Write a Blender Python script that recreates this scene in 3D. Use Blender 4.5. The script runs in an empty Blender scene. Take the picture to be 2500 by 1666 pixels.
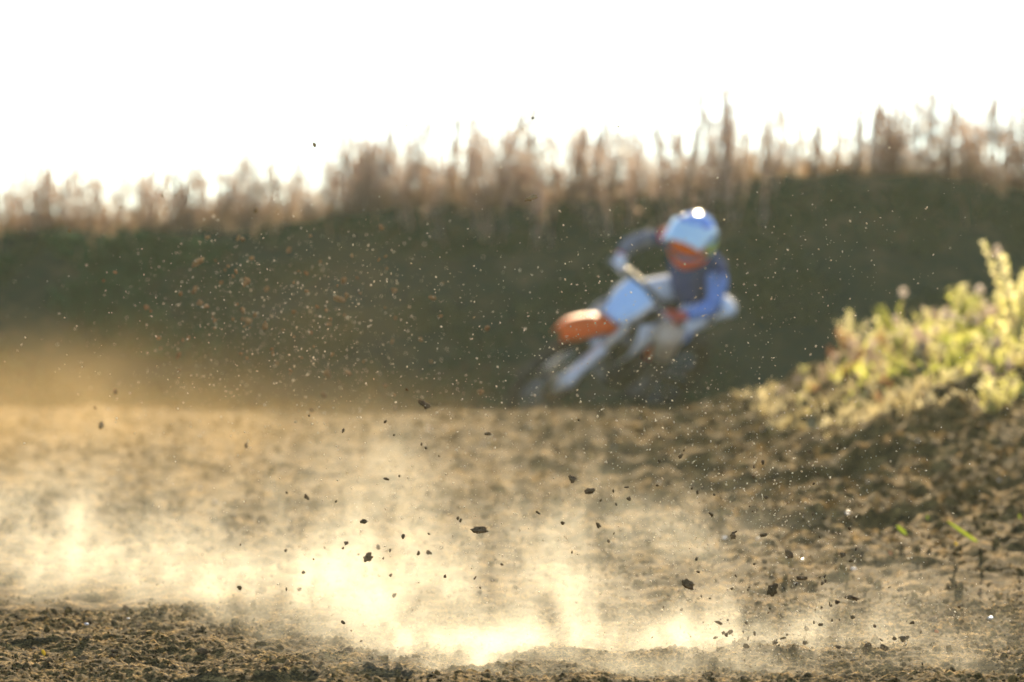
import bpy, math, random
import numpy as np
from mathutils import Vector, Matrix, noise as mnoise

random.seed(7)
rng = np.random.default_rng(7)
S = bpy.context.scene
COL = S.collection
R = math.radians

# ------------------------------------------------------------------ camera, sky, sun, exposure
CAM_Z, F_MM, SENSOR = 1.0, 200.0, 36.0
FPX = F_MM / SENSOR * 2500.0          # focal length in photograph pixels
HORIZON = 600.0                       # photograph row of the horizon
cam_d = bpy.data.cameras.new('camera')
cam = bpy.data.objects.new('camera', cam_d)
COL.objects.link(cam)
cam.location = (0, 0, CAM_Z)
cam.rotation_euler = (R(90) - math.atan((833 - HORIZON) / FPX), 0, 0)
cam_d.lens = F_MM
cam_d.sensor_width = SENSOR
cam_d.clip_start = 0.2
cam_d.clip_end = 3000
cam_d.dof.use_dof = True
cam_d.dof.focus_distance = 17.6
cam_d.dof.aperture_fstop = 3.1
S.camera = cam

SUN_EL, SUN_AZ = R(22), R(6)          # behind the bank, a little to the right
sun_dir = Vector((math.sin(SUN_AZ) * math.cos(SUN_EL), math.cos(SUN_AZ) * math.cos(SUN_EL), math.sin(SUN_EL)))
world = bpy.data.worlds.new('World')
S.world = world
world.use_nodes = True
wn = world.node_tree
wn.nodes.clear()
sky = wn.nodes.new('ShaderNodeTexSky')
sky.sky_type = 'NISHITA'
sky.sun_disc = False
sky.sun_elevation = SUN_EL
sky.sun_rotation = SUN_AZ
sky.air_density = 0.6
sky.dust_density = 0.0
sky.ozone_density = 1.0
bg = wn.nodes.new('ShaderNodeBackground')
bg.inputs['Strength'].default_value = 0.10
wo = wn.nodes.new('ShaderNodeOutputWorld')
wn.links.new(sky.outputs[0], bg.inputs[0])
wn.links.new(bg.outputs[0], wo.inputs[0])

sl = bpy.data.lights.new('sun', 'SUN')
sl.energy = 4.6
sl.angle = R(0.5)
sl.color = (1.0, 0.81, 0.52)
sun = bpy.data.objects.new('sun', sl)
COL.objects.link(sun)
sun.rotation_euler = (-sun_dir).to_track_quat('-Z', 'Y').to_euler()

S.view_settings.view_transform = 'Standard'
S.view_settings.look = 'None'
S.view_settings.exposure = 1.65
S.view_settings.gamma = 1.0
S.render.engine = 'CYCLES'
cy = S.cycles
cy.use_denoising = True
try:
    cy.denoiser = 'OPENIMAGEDENOISE'
except Exception:
    pass
cy.max_bounces = 6
cy.diffuse_bounces = 3
cy.glossy_bounces = 2
cy.transmission_bounces = 4
cy.transparent_max_bounces = 8
cy.volume_bounces = 1
cy.volume_max_steps = 256
cy.sample_clamp_indirect = 4.0


def at(px, py, d):
    """world point at depth d (along +Y) seen at photograph pixel px, py"""
    return Vector(((px - 1250) * d / FPX, d, CAM_Z + (HORIZON - py) * d / FPX))


# ------------------------------------------------------------------ helpers
def tag(o, label=None, cat=None, group=None, kind=None):
    if label: o['label'] = label
    if cat: o['category'] = cat
    if group: o['group'] = group
    if kind: o['kind'] = kind
    return o


def mesh(name, verts, faces, smooth=False):
    me = bpy.data.meshes.new(name)
    if isinstance(verts, np.ndarray) and isinstance(faces, np.ndarray):
        nv, nf, k = len(verts), len(faces), faces.shape[1]
        me.vertices.add(nv)
        me.vertices.foreach_set('co', verts.astype(np.float32).ravel())
        me.loops.add(nf * k)
        me.polygons.add(nf)
        me.loops.foreach_set('vertex_index', faces.astype(np.int32).ravel())
        me.polygons.foreach_set('loop_start', np.arange(0, nf * k, k, dtype=np.int32))
        me.polygons.foreach_set('loop_total', np.full(nf, k, dtype=np.int32))
        me.update(calc_edges=True)
        me.validate()
    else:
        me.from_pydata([tuple(v) for v in verts], [], [tuple(f) for f in faces])
        me.update()
    if smooth:
        me.polygons.foreach_set('use_smooth', np.ones(len(me.polygons), dtype=bool))
    return me


def obj(name, me, mat=None, parent=None):
    o = bpy.data.objects.new(name, me)
    COL.objects.link(o)
    if mat is not None and me is not None and len(me.materials) == 0:
        me.materials.append(mat)
    if parent is not None:
        o.parent = parent
    return o


def copy_tree(o, parent=None):
    c = o.copy()
    COL.objects.link(c)
    c.parent = parent
    for ch in o.children:
        copy_tree(ch, c)
    return c


class MB:
    """collects shapes into one mesh"""
    def __init__(s): s.v, s.f = [], []

    def add(s, v, f):
        o = len(s.v)
        s.v += [tuple(p) for p in v]
        s.f += [tuple(i + o for i in q) for q in f]
        return s

    def box(s, c, size, rot=None, taper=1.0):
        hx, hy, hz = size[0] / 2, size[1] / 2, size[2] / 2
        pts = []
        b = 0.18 * min(hx, hy, hz)
        prof = [(-hz, 1 - b / max(hx, hy)), (-hz + b, 1.0), (hz - b, 1.0), (hz, 1 - b / max(hx, hy))]
        for z, k in prof:
            t = 1 + (taper - 1) * (z + hz) / (2 * hz)
            ex, ey = hx * k * t, hy * k * t
            for x, y in ((ex - b, ey), (-ex + b, ey), (-ex, ey - b), (-ex, -ey + b), (-ex + b, -ey), (ex - b, -ey), (ex, -ey + b), (ex, ey - b)):
                p = Vector((x, y, z))
                if rot is not None: p = rot @ p
                pts.append(p + Vector(c))
        f = []
        for k in range(3):
            for i in range(8):
                j = (i + 1) % 8
                f.append((k * 8 + i, k * 8 + j, k * 8 + 8 + j, k * 8 + 8 + i))
        f.append(tuple(range(7, -1, -1)))
        f.append(tuple(range(24, 32)))
        return s.add(pts, f)

    def tube(s, pts, rad, n=10, smooth=0, flat=1.0, flat_axis=None):
        P = [Vector(p) for p in pts]
        if not hasattr(rad, '__len__'): rad = [rad] * len(P)
        rad = list(rad)
        for _ in range(smooth):
            Q, rr = [P[0]], [rad[0]]
            for i in range(len(P) - 1):
                Q += [P[i] * .75 + P[i + 1] * .25, P[i] * .25 + P[i + 1] * .75]
                rr += [rad[i] * .75 + rad[i + 1] * .25, rad[i] * .25 + rad[i + 1] * .75]
            Q.append(P[-1]); rr.append(rad[-1])
            P, rad = Q, rr
        v, f = [], []
        up = None
        for i, p in enumerate(P):
            t = (P[min(i + 1, len(P) - 1)] - P[max(i - 1, 0)]).normalized()
            if up is None:
                a = Vector((0, 0, 1)) if abs(t.z) < .9 else Vector((0, 1, 0))
                if flat_axis is not None: a = Vector(flat_axis)
                up = (a - t * a.dot(t)).normalized()
            else:
                up = (up - t * up.dot(t)).normalized()
            w = t.cross(up)
            for k in range(n):
                an = 2 * math.pi * k / n
                v.append(p + (up * math.cos(an) * flat + w * math.sin(an)) * rad[i])
        for i in range(len(P) - 1):
            for k in range(n):
                j = (k + 1) % n
                f.append((i * n + k, i * n + j, i * n + n + j, i * n + n + k))
        f.append(tuple(range(n - 1, -1, -1)))
        f.append(tuple(range((len(P) - 1) * n, len(P) * n)))
        return s.add(v, f)

    def torus(s, c, Rr, r, n=40, m=10, squash=1.0):
        v, f = [], []
        for i in range(n):
            a = 2 * math.pi * i / n
            for j in range(m):
                b = 2 * math.pi * j / m
                q = Rr + r * math.cos(b) * squash
                v.append((c[0] + q * math.cos(a), c[1] + r * math.sin(b), c[2] + q * math.sin(a)))
        for i in range(n):
            for j in range(m):
                f.append((i * m + j, i * m + (j + 1) % m, ((i + 1) % n) * m + (j + 1) % m, ((i + 1) % n) * m + j))
        return s.add(v, f)

    def sheet(s, rows, th):
        """a lofted plate of point rows, given thickness along its normals"""
        rows = [[Vector(p) for p in r] for r in rows]
        nr, nc = len(rows), len(rows[0])
        top, bot = [], []
        for i in range(nr):
            for j in range(nc):
                a = rows[min(i + 1, nr - 1)][j] - rows[max(i - 1, 0)][j]
                b = rows[i][min(j + 1, nc - 1)] - rows[i][max(j - 1, 0)]
                n = a.cross(b).normalized()
                top.append(rows[i][j] + n * th / 2)
                bot.append(rows[i][j] - n * th / 2)
        f, N = [], nr * nc
        for i in range(nr - 1):
            for j in range(nc - 1):
                a, b, c, d = i * nc + j, i * nc + j + 1, (i + 1) * nc + j + 1, (i + 1) * nc + j
                f.append((a, d, c, b))
                f.append((a + N, b + N, c + N, d + N))
        ring = [j for j in range(nc)] + [i * nc + nc - 1 for i in range(1, nr)] + [(nr - 1) * nc + j for j in range(nc - 2, -1, -1)] + [i * nc for i in range(nr - 2, 0, -1)]
        for k in range(len(ring)):
            a, b = ring[k], ring[(k + 1) % len(ring)]
            f.append((a, b, b + N, a + N))
        return s.add(top + bot, f)

    def build(s, name, mat, parent=None, smooth=True):
        return obj(name, mesh(name, s.v, s.f, smooth), mat, parent)


# ---- numpy noise
def _hash(ix, iy, seed):
    h = (ix.astype(np.int64) * 374761393 + iy.astype(np.int64) * 668265263 + seed * 1442695041) & 0x7fffffff
    h = ((h ^ (h >> 13)) * 1274126177) & 0x7fffffff
    return (h ^ (h >> 16)) & 0xffff


def perlin(x, y, seed=0):
    xi, yi = np.floor(x), np.floor(y)
    fx, fy = x - xi, y - yi
    u, v = fx * fx * fx * (fx * (fx * 6 - 15) + 10), fy * fy * fy * (fy * (fy * 6 - 15) + 10)

    def g(ax, ay):
        a = _hash(xi + ax, yi + ay, seed) / 65536.0 * 2 * np.pi
        return np.cos(a) * (fx - ax) + np.sin(a) * (fy - ay)
    n00, n10, n01, n11 = g(0, 0), g(1, 0), g(0, 1), g(1, 1)
    return ((n00 * (1 - u) + n10 * u) * (1 - v) + (n01 * (1 - u) + n11 * u) * v) * 1.4


def sstep(a, b, x):
    t = np.clip((x - a) / (b - a), 0, 1)
    return t * t * (3 - 2 * t)


# ---- materials
def new_mat(name):
    m = bpy.data.materials.new(name)
    m.use_nodes = True
    nt = m.node_tree
    nt.nodes.clear()
    out = nt.nodes.new('ShaderNodeOutputMaterial')
    return m, nt, out


def nd(nt, typ, **kw):
    n = nt.nodes.new(typ)
    for k, v in kw.items():
        if k in n.inputs.keys():
            n.inputs[k].default_value = v
        else:
            setattr(n, k, v)
    return n


def ramp(nt, fac, stops):
    r = nt.nodes.new('ShaderNodeValToRGB')
    e = r.color_ramp.elements
    while len(e) < len(stops): e.new(0.5)
    for i, (p, c) in enumerate(stops):
        e[i].position = p
        e[i].color = (*c, 1)
    nt.links.new(fac, r.inputs[0])
    return r.outputs[0]


def soil_mat(name, dark, mid, light, scale=8.0, bump=0.004, rough=0.95):
    m, nt, out = new_mat(name)
    geo = nd(nt, 'ShaderNodeNewGeometry')
    n1 = nd(nt, 'ShaderNodeTexNoise', Scale=scale, Detail=6.0, Roughness=0.65)
    n2 = nd(nt, 'ShaderNodeTexNoise', Scale=scale * 9, Detail=4.0, Roughness=0.7)
    nt.links.new(geo.outputs['Position'], n1.inputs['Vector'])
    nt.links.new(geo.outputs['Position'], n2.inputs['Vector'])
    mx = nd(nt, 'ShaderNodeMath', operation='ADD')
    ml = nd(nt, 'ShaderNodeMath', operation='MULTIPLY')
    ml.inputs[1].default_value = 0.5
    nt.links.new(n1.outputs[0], mx.inputs[0])
    nt.links.new(n2.outputs[0], mx.inputs[1])
    nt.links.new(mx.outputs[0], ml.inputs[0])
    c = ramp(nt, ml.outputs[0], [(0.38, dark), (0.5, mid), (0.63, light)])
    p = nd(nt, 'ShaderNodeBsdfPrincipled', Roughness=rough)
    p.inputs['Specular IOR Level'].default_value = 0.04
    nt.links.new(c, p.inputs['Base Color'])
    if bump:
        b = nd(nt, 'ShaderNodeBump', Strength=0.8, Distance=bump)
        nt.links.new(n2.outputs[0], b.inputs['Height'])
        nt.links.new(b.outputs[0], p.inputs['Normal'])
    nt.links.new(p.outputs[0], out.inputs[0])
    return m


def paint(name, col, rough=0.35, metal=0.0, coat=0.0, var=0.12, scale=14.0):
    """plastic, paint, metal or cloth with a little dust and wear"""
    m, nt, out = new_mat(name)
    tc = nd(nt, 'ShaderNodeTexCoord')
    n1 = nd(nt, 'ShaderNodeTexNoise', Scale=scale, Detail=5.0)
    nt.links.new(tc.outputs['Object'], n1.inputs['Vector'])
    lo = tuple(max(0, c * (1 - var)) for c in col)
    hi = tuple(c * (1 - var * .4) + d * var * .4 for c, d in zip(col, (.30, .22, .14)))
    c = ramp(nt, n1.outputs[0], [(0.35, lo), (0.5, col), (0.68, hi)])
    p = nd(nt, 'ShaderNodeBsdfPrincipled', Roughness=rough, Metallic=metal)
    p.inputs['Coat Weight'].default_value = coat
    nt.links.new(c, p.inputs['Base Color'])
    nt.links.new(p.outputs[0], out.inputs[0])
    return m


def leaf_mat(name, a, b, c, trans=0.55, rough=0.5, scale=3.0):
    m, nt, out = new_mat(name)
    geo = nd(nt, 'ShaderNodeNewGeometry')
    oi = nd(nt, 'ShaderNodeObjectInfo')
    n1 = nd(nt, 'ShaderNodeTexNoise', Scale=scale, Detail=3.0)
    nt.links.new(geo.outputs['Position'], n1.inputs['Vector'])
    mx = nd(nt, 'ShaderNodeMath', operation='MULTIPLY_ADD')
    mx.inputs[1].default_value = 0.35
    nt.links.new(oi.outputs['Random'], mx.inputs[0])
    sb = nd(nt, 'ShaderNodeMath', operation='MULTIPLY')
    sb.inputs[1].default_value = 0.8
    nt.links.new(n1.outputs[0], sb.inputs[0])
    nt.links.new(sb.outputs[0], mx.inputs[2])
    col = ramp(nt, mx.outputs[0], [(0.36, a), (0.56, b), (0.78, c)])
    p = nd(nt, 'ShaderNodeBsdfPrincipled', Roughness=rough)
    p.inputs['Specular IOR Level'].default_value = 0.35
    t = nd(nt, 'ShaderNodeBsdfTranslucent')
    mi = nd(nt, 'ShaderNodeMixShader')
    mi.inputs[0].default_value = trans
    nt.links.new(col, p.inputs['Base Color'])
    nt.links.new(col, t.inputs['Color'])
    nt.links.new(p.outputs[0], mi.inputs[1])
    nt.links.new(t.outputs[0], mi.inputs[2])
    nt.links.new(mi.outputs[0], out.inputs[0])
    return m


M = {}
M['soil'] = soil_mat('soil', (.013, .009, .004), (.075, .045, .0145), (.42, .255, .080), 11.0)  # light stop raised and dark one deepened, standing in for sunlit and shaded patches
M['bank_soil'] = soil_mat('bank_soil', (.004, .028, .022), (.026, .040, .022), (.135, .088, .046), .45, 0.01)  # teal stops: green growth plus the bank's shadow tint put into the colour
M['far_soil'] = soil_mat('far_soil', (.06, .045, .025), (.12, .09, .05), (.17, .13, .08), 0.5, 0)
M['clod'] = soil_mat('clod', (.045, .028, .014), (.11, .066, .033), (.25, .155, .078), 26.0, 0.003)
M['clod_sunlit'] = soil_mat('clod_sunlit', (.16, .09, .036), (.30, .175, .072), (.47, .31, .15), 26.0, 0.003)  # clod colour lightened: the backlit rims are put into the soil tone
M['quartz'] = paint('quartz', (.75, .73, .68), 0.16, 0, .5, .05)
M['dry'] = leaf_mat('dry_stalk', (.30, .20, .145), (.46, .33, .25), (.60, .48, .37), 0.62)
M['dry_seed'] = leaf_mat('dry_seed', (.40, .27, .21), (.55, .41, .33), (.70, .58, .48), 0.7)
M['straw'] = leaf_mat('straw', (.26, .17, .10), (.42, .29, .18), (.56, .43, .28), 0.62)
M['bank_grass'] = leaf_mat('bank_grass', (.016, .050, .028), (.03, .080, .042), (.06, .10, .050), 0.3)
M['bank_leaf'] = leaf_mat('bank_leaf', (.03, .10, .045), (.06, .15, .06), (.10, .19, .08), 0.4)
M['leaf'] = leaf_mat('backlit_leaf', (.26, .30, .04), (.62, .60, .14), (.88, .80, .46), 0.76, .3, 14.0)
M['leaf_red'] = leaf_mat('russet_leaf', (.26, .085, .03), (.40, .16, .06), (.46, .25, .11), 0.6)
M['leaf_yellow'] = leaf_mat('yellow_leaf', (.55, .42, .02), (.65, .50, .03), (.7, .55, .05), 0.5)
M['blade'] = leaf_mat('green_blade', (.42, .50, .03), (.52, .58, .05), (.58, .62, .08), 0.6)
M['mound_straw'] = leaf_mat('mound_straw', (.40, .30, .13), (.58, .47, .22), (.74, .64, .38), 0.55, scale=6.0)
M['seed_pale'] = leaf_mat('pale_seed', (.55, .42, .30), (.68, .55, .42), (.78, .68, .56), 0.55)
M['speck'] = leaf_mat('dust_speck', (.45, .33, .20), (.62, .50, .34), (.75, .68, .54), 0.5, scale=40.0)

# ------------------------------------------------------------------ terrain
CREST_Y = 40.7
crest_px = [(-2200, 560), (-900, 590), (0, 592), (300, 582), (700, 552), (1000, 520), (1300, 512), (1650, 500), (1900, 470), (2050, 452), (2200, 450), (2350, 458), (2500, 472), (3300, 500), (4600, 540)]
crest_x = np.array([(p - 1250) * CREST_Y / FPX for p, _ in crest_px])
crest_z = np.array([CAM_Z + (HORIZON - q) * CREST_Y / FPX for _, q in crest_px])


def macro(x, y):
    z = np.interp(y, [-300, -40, 0, 17.5, 33.2, 34.2, 35.0, 36.4, 60, 400], [-.8, -.75, -.65, -.31, -.075, -.065, -.09, -.125, -.13, -.3])
    side = np.clip((x - 0.75) / 2.05, 0, 1.9)
    side = side * side * (3 - 2 * np.minimum(side, 1)) * np.where(side < 1, 1, 0) + np.where(side >= 1, 1 + (side - 1) * .55, 0)
    z = z + 0.52 * side * sstep(23.5, 30.8, y) * (1 - sstep(33.0, 35.6, y))
    z = z + .085 * perlin(x * 1.1, y * .5, 12) * sstep(31.5, 33.6, y) * (1 - sstep(34.6, 36, y))
    zc = np.interp(x, crest_x, crest_z)
    front = np.clip((y - 38.5) / (CREST_Y - 38.5), 0, 1)
    f = np.where(y <= CREST_Y, 1 - (1 - front) ** 1.25, 1 - sstep(41.4, 46.5, y) * 1.12)
    f = f * (y > 38.5)
    return z * (1 - f * (f > 0)) + zc * f


def relief(x, y, fine):
    d = sstep(60, 46, y)
    z = 0.045 * perlin(x * .55, y * .33, 1) + 0.022 * perlin(x * 1.3, y * 1.1, 2)
    z += 0.055 * np.abs(perlin(x * .55 + .15 * y, y * 1.5 - x * .22, 3)) * sstep(20, 24, y) + 0.015 * np.abs(perlin(x * .7, y * 2.3, 3))        # wheel ruts across the track
    z += 0.030 * perlin(x * 3.6, y * 3.0, 4)
    nr = .5 + .5 * sstep(18.5, 22.5, y)
    b = np.abs(perlin(x * 8.5, y * 8.5, 5))
    z += 0.034 * b * nr
    if fine > 0:
        z += 0.022 * np.abs(perlin(x * 19, y * 19, 6)) * nr
        z += 0.017 * np.abs(perlin(x * 36, y * 36, 7)) * (.5 + .9 * np.clip(perlin(x * 2.1, y * 2.1, 9) + .35, 0, 1))
    if fine > 1:
        z += 0.008 * np.abs(perlin(x * 64, y * 64, 8))
    return z * d


def H(x, y, fine=2):
    x, y = np.asarray(x, float), np.asarray(y, float)
    k = np.where((y > 38.5) & (y < 47), 1.6, 1.0 + .95 * sstep(20.5, 25, y) * (1 - sstep(32.5, 34.5, y)) * sstep(-.6, 1.2, x))
    return macro(x, y) + relief(x, y, fine) * k


def h1(x, y):
    return float(H(np.array([x]), np.array([y]))[0])


def grid(name, xs, ys, zf, mat):
    X, Y = np.meshgrid(xs, ys)
    Z = zf(X, Y)
    v = np.stack([X.ravel(), Y.ravel(), Z.ravel()], 1)
    nx, ny = len(xs), len(ys)
    i = np.arange(ny - 1)[:, None] * nx + np.arange(nx - 1)[None, :]
    f = np.stack([i, i + 1, i + 1 + nx, i + nx], -1).reshape(-1, 4)
    o = obj(name, mesh(name, v, f, True), mat)
    o['kind'] = 'structure'
    return o


NEAR = (-2.1, 2.1, 16.0, 20.0)
MID = (-5.5, 5.5, 20.0, 38.4)
BANK = (-10.0, 10.0, 38.4, 48.0)
grid('dirt_track', np.linspace(NEAR[0], NEAR[1], 680), np.linspace(NEAR[2], NEAR[3], 480), lambda x, y: H(x, y, 2), M['soil'])
grid('dirt_field', np.linspace(MID[0], MID[1], 400), np.linspace(MID[2], MID[3], 18 * 34), lambda x, y: H(x, y, 1), M['soil'])
VERGE = [(-5.5, -2.1, 16.0, 20.0), (2.1, 5.5, 16.0, 20.0), (-5.5, 5.5, 9.0, 16.0)]
for a_, b_, c_, d_ in VERGE:
    grid('dirt_verge', np.linspace(a_, b_, int((b_ - a_) / .03)), np.linspace(c_, d_, int((d_ - c_) / .03)), lambda x, y: H(x, y, 2), M['soil'])
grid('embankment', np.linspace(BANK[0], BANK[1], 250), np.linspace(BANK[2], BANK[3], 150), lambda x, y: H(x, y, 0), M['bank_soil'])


def outer(x, y):
    z = macro(x, y) - 0.01
    for a, b, c, d in [NEAR, MID, BANK] + VERGE:
        z = np.where((x > a + .01) & (x < b - .01) & (y > c + .01) & (y < d - .01), z - 0.25, z)
    return z


oxs = np.unique(np.concatenate([np.linspace(-80, -12, 40), np.linspace(-12, 12, 70), np.linspace(12, 80, 40), [-2.1, 2.1, -5.5, 5.5, -10, 10]]))
oys = np.unique(np.concatenate([np.linspace(-60, 15, 40), np.linspace(15, 48, 120), np.linspace(48, 120, 30), [9.0, 16.0, 20.0, 38.4, 48.0]]))
grid('ground', oxs, oys, outer, M['soil'])


# ------------------------------------------------------------------ clods of earth
def ico(sub):
    import bmesh
    bm = bmesh.new()
    bmesh.ops.create_icosphere(bm, subdivisions=sub, radius=1.0)
    v = np.array([p.co[:] for p in bm.verts])
    f = np.array([[q.index for q in p.verts] for p in bm.faces])
    bm.free()
    return v, f


def lump(seed, sub, rough=.45, el=(1, 1, 1), jag=.25):
    v, f = ico(sub)
    out = []
    for p in v:
        q = Vector(p)
        a = mnoise.noise(q * 1.1 + Vector((seed * 7.1, 3.3, seed)))
        b = mnoise.noise(q * 2.7 + Vector((1.7, seed * 5.3, seed)))
        c = mnoise.noise(q * 6.0 + Vector((seed * 2.9, 8.1, seed)))
        k = 1 + rough * a * 1.5 + rough * b * .8 + jag * c * .8
        out.append([q.x * k * el[0], q.y * k * el[1], q.z * k * el[2]])
    return np.array(out), f


LOW = [lump(i, 1, .45, (1, random.uniform(.7, 1), random.uniform(.55, .85))) for i in range(10)]
TINY = [lump(20 + i, 0 + 1, .5) for i in range(4)]
OCT_V = np.array([[1, 0, 0], [-1, 0, 0], [0, 1, 0], [0, -1, 0], [0, 0, 1], [0, 0, -1]], float)
OCT_F = np.array([[0, 2, 4], [2, 1, 4], [1, 3, 4], [3, 0, 4], [2, 0, 5], [1, 2, 5], [3, 1, 5], [0, 3, 5]])


def rand_rot(n):
    q = rng.normal(size=(n, 4))
    q /= np.linalg.norm(q, axis=1)[:, None]
    w, x, y, z = q.T
    return np.stack([np.stack([1 - 2 * (y * y + z * z), 2 * (x * y - z * w), 2 * (x * z + y * w)], -1),
                     np.stack([2 * (x * y + z * w), 1 - 2 * (x * x + z * z), 2 * (y * z - x * w)], -1),
                     np.stack([2 * (x * z - y * w), 2 * (y * z + x * w), 1 - 2 * (x * x + y * y)], -1)], 1)


def scatter_mesh(name, pos, size, protos, flat=True):
    """many small lumps joined in one mesh"""
    V, Fc, off = [], [], 0
    which = rng.integers(0, len(protos), len(pos))
    rot = rand_rot(len(pos))
    for k, (pv, pf) in enumerate(protos):
        ids = np.nonzero(which == k)[0]
        if len(ids) == 0: continue
        q = np.einsum('nij,vj->nvi', rot[ids], pv) * size[ids][:, None, None] + pos[ids][:, None, :]
        V.append(q.reshape(-1, 3))
        ff = pf[None] + (np.arange(len(ids)) * len(pv))[:, None, None] + off
        Fc.append(ff.reshape(-1, 3))
        off += len(ids) * len(pv)
    return mesh(name, np.concatenate(V), np.concatenate(Fc), not flat)


n = 34000
cx = rng.uniform(-2.9, 2.9, n)
cyy = 15.6 + 10.5 * rng.random(n) ** 1.7
kp = perlin(cx * 1.6, cyy * 1.6, 61) + rng.normal(0, .3, n) > -.15
cx, cyy = cx[kp], cyy[kp]
n = len(cx)
cs = 0.0020 + 0.0012 / (rng.random(n) + .025) ** .75
cs = np.clip(cs, .002, .022) * (1 + .08 * np.maximum(0, cyy - 18))
pos = np.stack([cx, cyy, H(cx, cyy) + cs * .35], 1)
o = obj('soil_crumbs', scatter_mesh('soil_crumbs', pos, cs, LOW), M['soil'])
tag(o, 'small brown soil crumbs strewn over the churned foreground track', 'soil', kind='stuff')
n = 3600
cx = rng.uniform(-4.8, 4.8, n)
cyy = rng.uniform(22, 35.0, n)
cs = np.clip(0.008 + 0.004 / (rng.random(n) + .06) ** .7, .008, .045)
pos = np.stack([cx, cyy, H(cx, cyy, 1) + cs * .3], 1)
o = obj('field_rubble', scatter_mesh('field_rubble', pos, cs, LOW), M['soil'])
tag(o, 'blurred brown soil lumps over the ground between track and bank', 'soil', kind='stuff')

# larger clods lying on the foreground track, one by one
CLOD_MESH = []
for i in range(10):
    v, f = lump(40 + i, 2, .42, (1, random.uniform(.65, .95), random.uniform(.5, .8)), .35)
    CLOD_MESH.append(mesh('soil_clod', v, f, False))
    CLOD_MESH[-1].materials.append(M['clod'])
spots = []
for k in range(70):
    y = random.uniform(16.9, 20.5)
    x = random.uniform(-1.65, 1.65) * y / 17.5
    s = random.uniform(.011, .019) * (1.35 if random.random() < .15 else 1)
    o = obj('soil_clod', CLOD_MESH[k % 10])
    o.location = (x, y, h1(x, y) + s * .3)
    o.scale = (s, s, s)
    o.rotation_euler = (random.uniform(-.4, .4), random.uniform(-.4, .4), random.uniform(0, 6.28))
    tag(o, 'dark soil clod lying on the churned foreground track', 'clod', 'soil clods lying on the foreground track')

# ------------------------------------------------------------------ motorcycle
M['orange'] = paint('orange_plastic', (.95, .125, .006), .6, 0, 0)
M['orange'].node_tree.nodes['Principled BSDF'].inputs['Specular IOR Level'].default_value = .25
M['pale_blue'] = paint('pale_blue_plastic', (.46, .66, .88), .4, 0, .2)
M['white'] = paint('white_plastic', (.78, .79, .78), .35, 0, .3)
M['black'] = paint('black_plastic', (.018, .019, .019), .5)
M['rubber'] = paint('rubber', (.016, .016, .015), .8, var=.4)
M['steel'] = paint('steel', (.62, .61, .58), .18, 1.0)
M['dark_metal'] = paint('dark_metal', (.11, .11, .11), .42, .9)
M['fork_alu'] = paint('fork_aluminium', (.62, .56, .47), .3, .7)
M['navy'] = paint('navy_cloth', (.02, .06, .19), .9, var=.3)
M['blue_cloth'] = paint('blue_cloth', (.13, .27, .60), .85, var=.2)
M['white_cloth'] = paint('white_cloth', (.82, .85, .88), .8, var=.1)
M['sunlit_navy_cloth'] = paint('sunlit_navy_cloth', (.15, .165, .21), .8, var=.2)  # navy lightened so the sunlit top of the sleeve reaches white
M['red_cloth'] = paint('red_cloth', (.58, .055, .035), .8, var=.2)
M['boot'] = paint('boot_leather', (.10, .085, .07), .55, var=.3)
M['cream'] = paint('cream_plastic', (.62, .50, .38), .5)
M['helmet'] = paint('helmet_shell', (.30, .47, .80), .2, 0, 1.0, .04)
M['helmet_blue'] = paint('helmet_blue', (.02, .07, .55), .2, 0, .8, .05)
M['lime'] = paint('lime_plastic', (.46, .62, .10), .4, 0, .2)
M['lens'] = paint('goggle_lens', (.85, .14, .01), .12, 0, .6, .05)

TH, LEAN = R(34), R(40)
fw = Vector((-math.sin(TH), -math.cos(TH), 0))
lf0 = Vector((math.cos(TH), -math.sin(TH), 0))
upv = Vector((0, 0, 1)) * math.cos(LEAN) + lf0 * math.sin(LEAN)
lfv = lf0 * math.cos(LEAN) - Vector((0, 0, 1)) * math.sin(LEAN)
axle = at(1342, 925, 36.55)
org = axle - fw * .73 - upv * .345
BM = Matrix(((fw.x, lfv.x, upv.x, org.x), (fw.y, lfv.y, upv.y, org.y), (fw.z, lfv.z, upv.z, org.z), (0, 0, 0, 1)))

bike = bpy.data.objects.new('motocross_bike', None)
COL.objects.link(bike)
bike.matrix_world = BM
tag(bike, 'leaning motocross bike with orange front fender and pale blue number plate', 'motorcycle')


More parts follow.
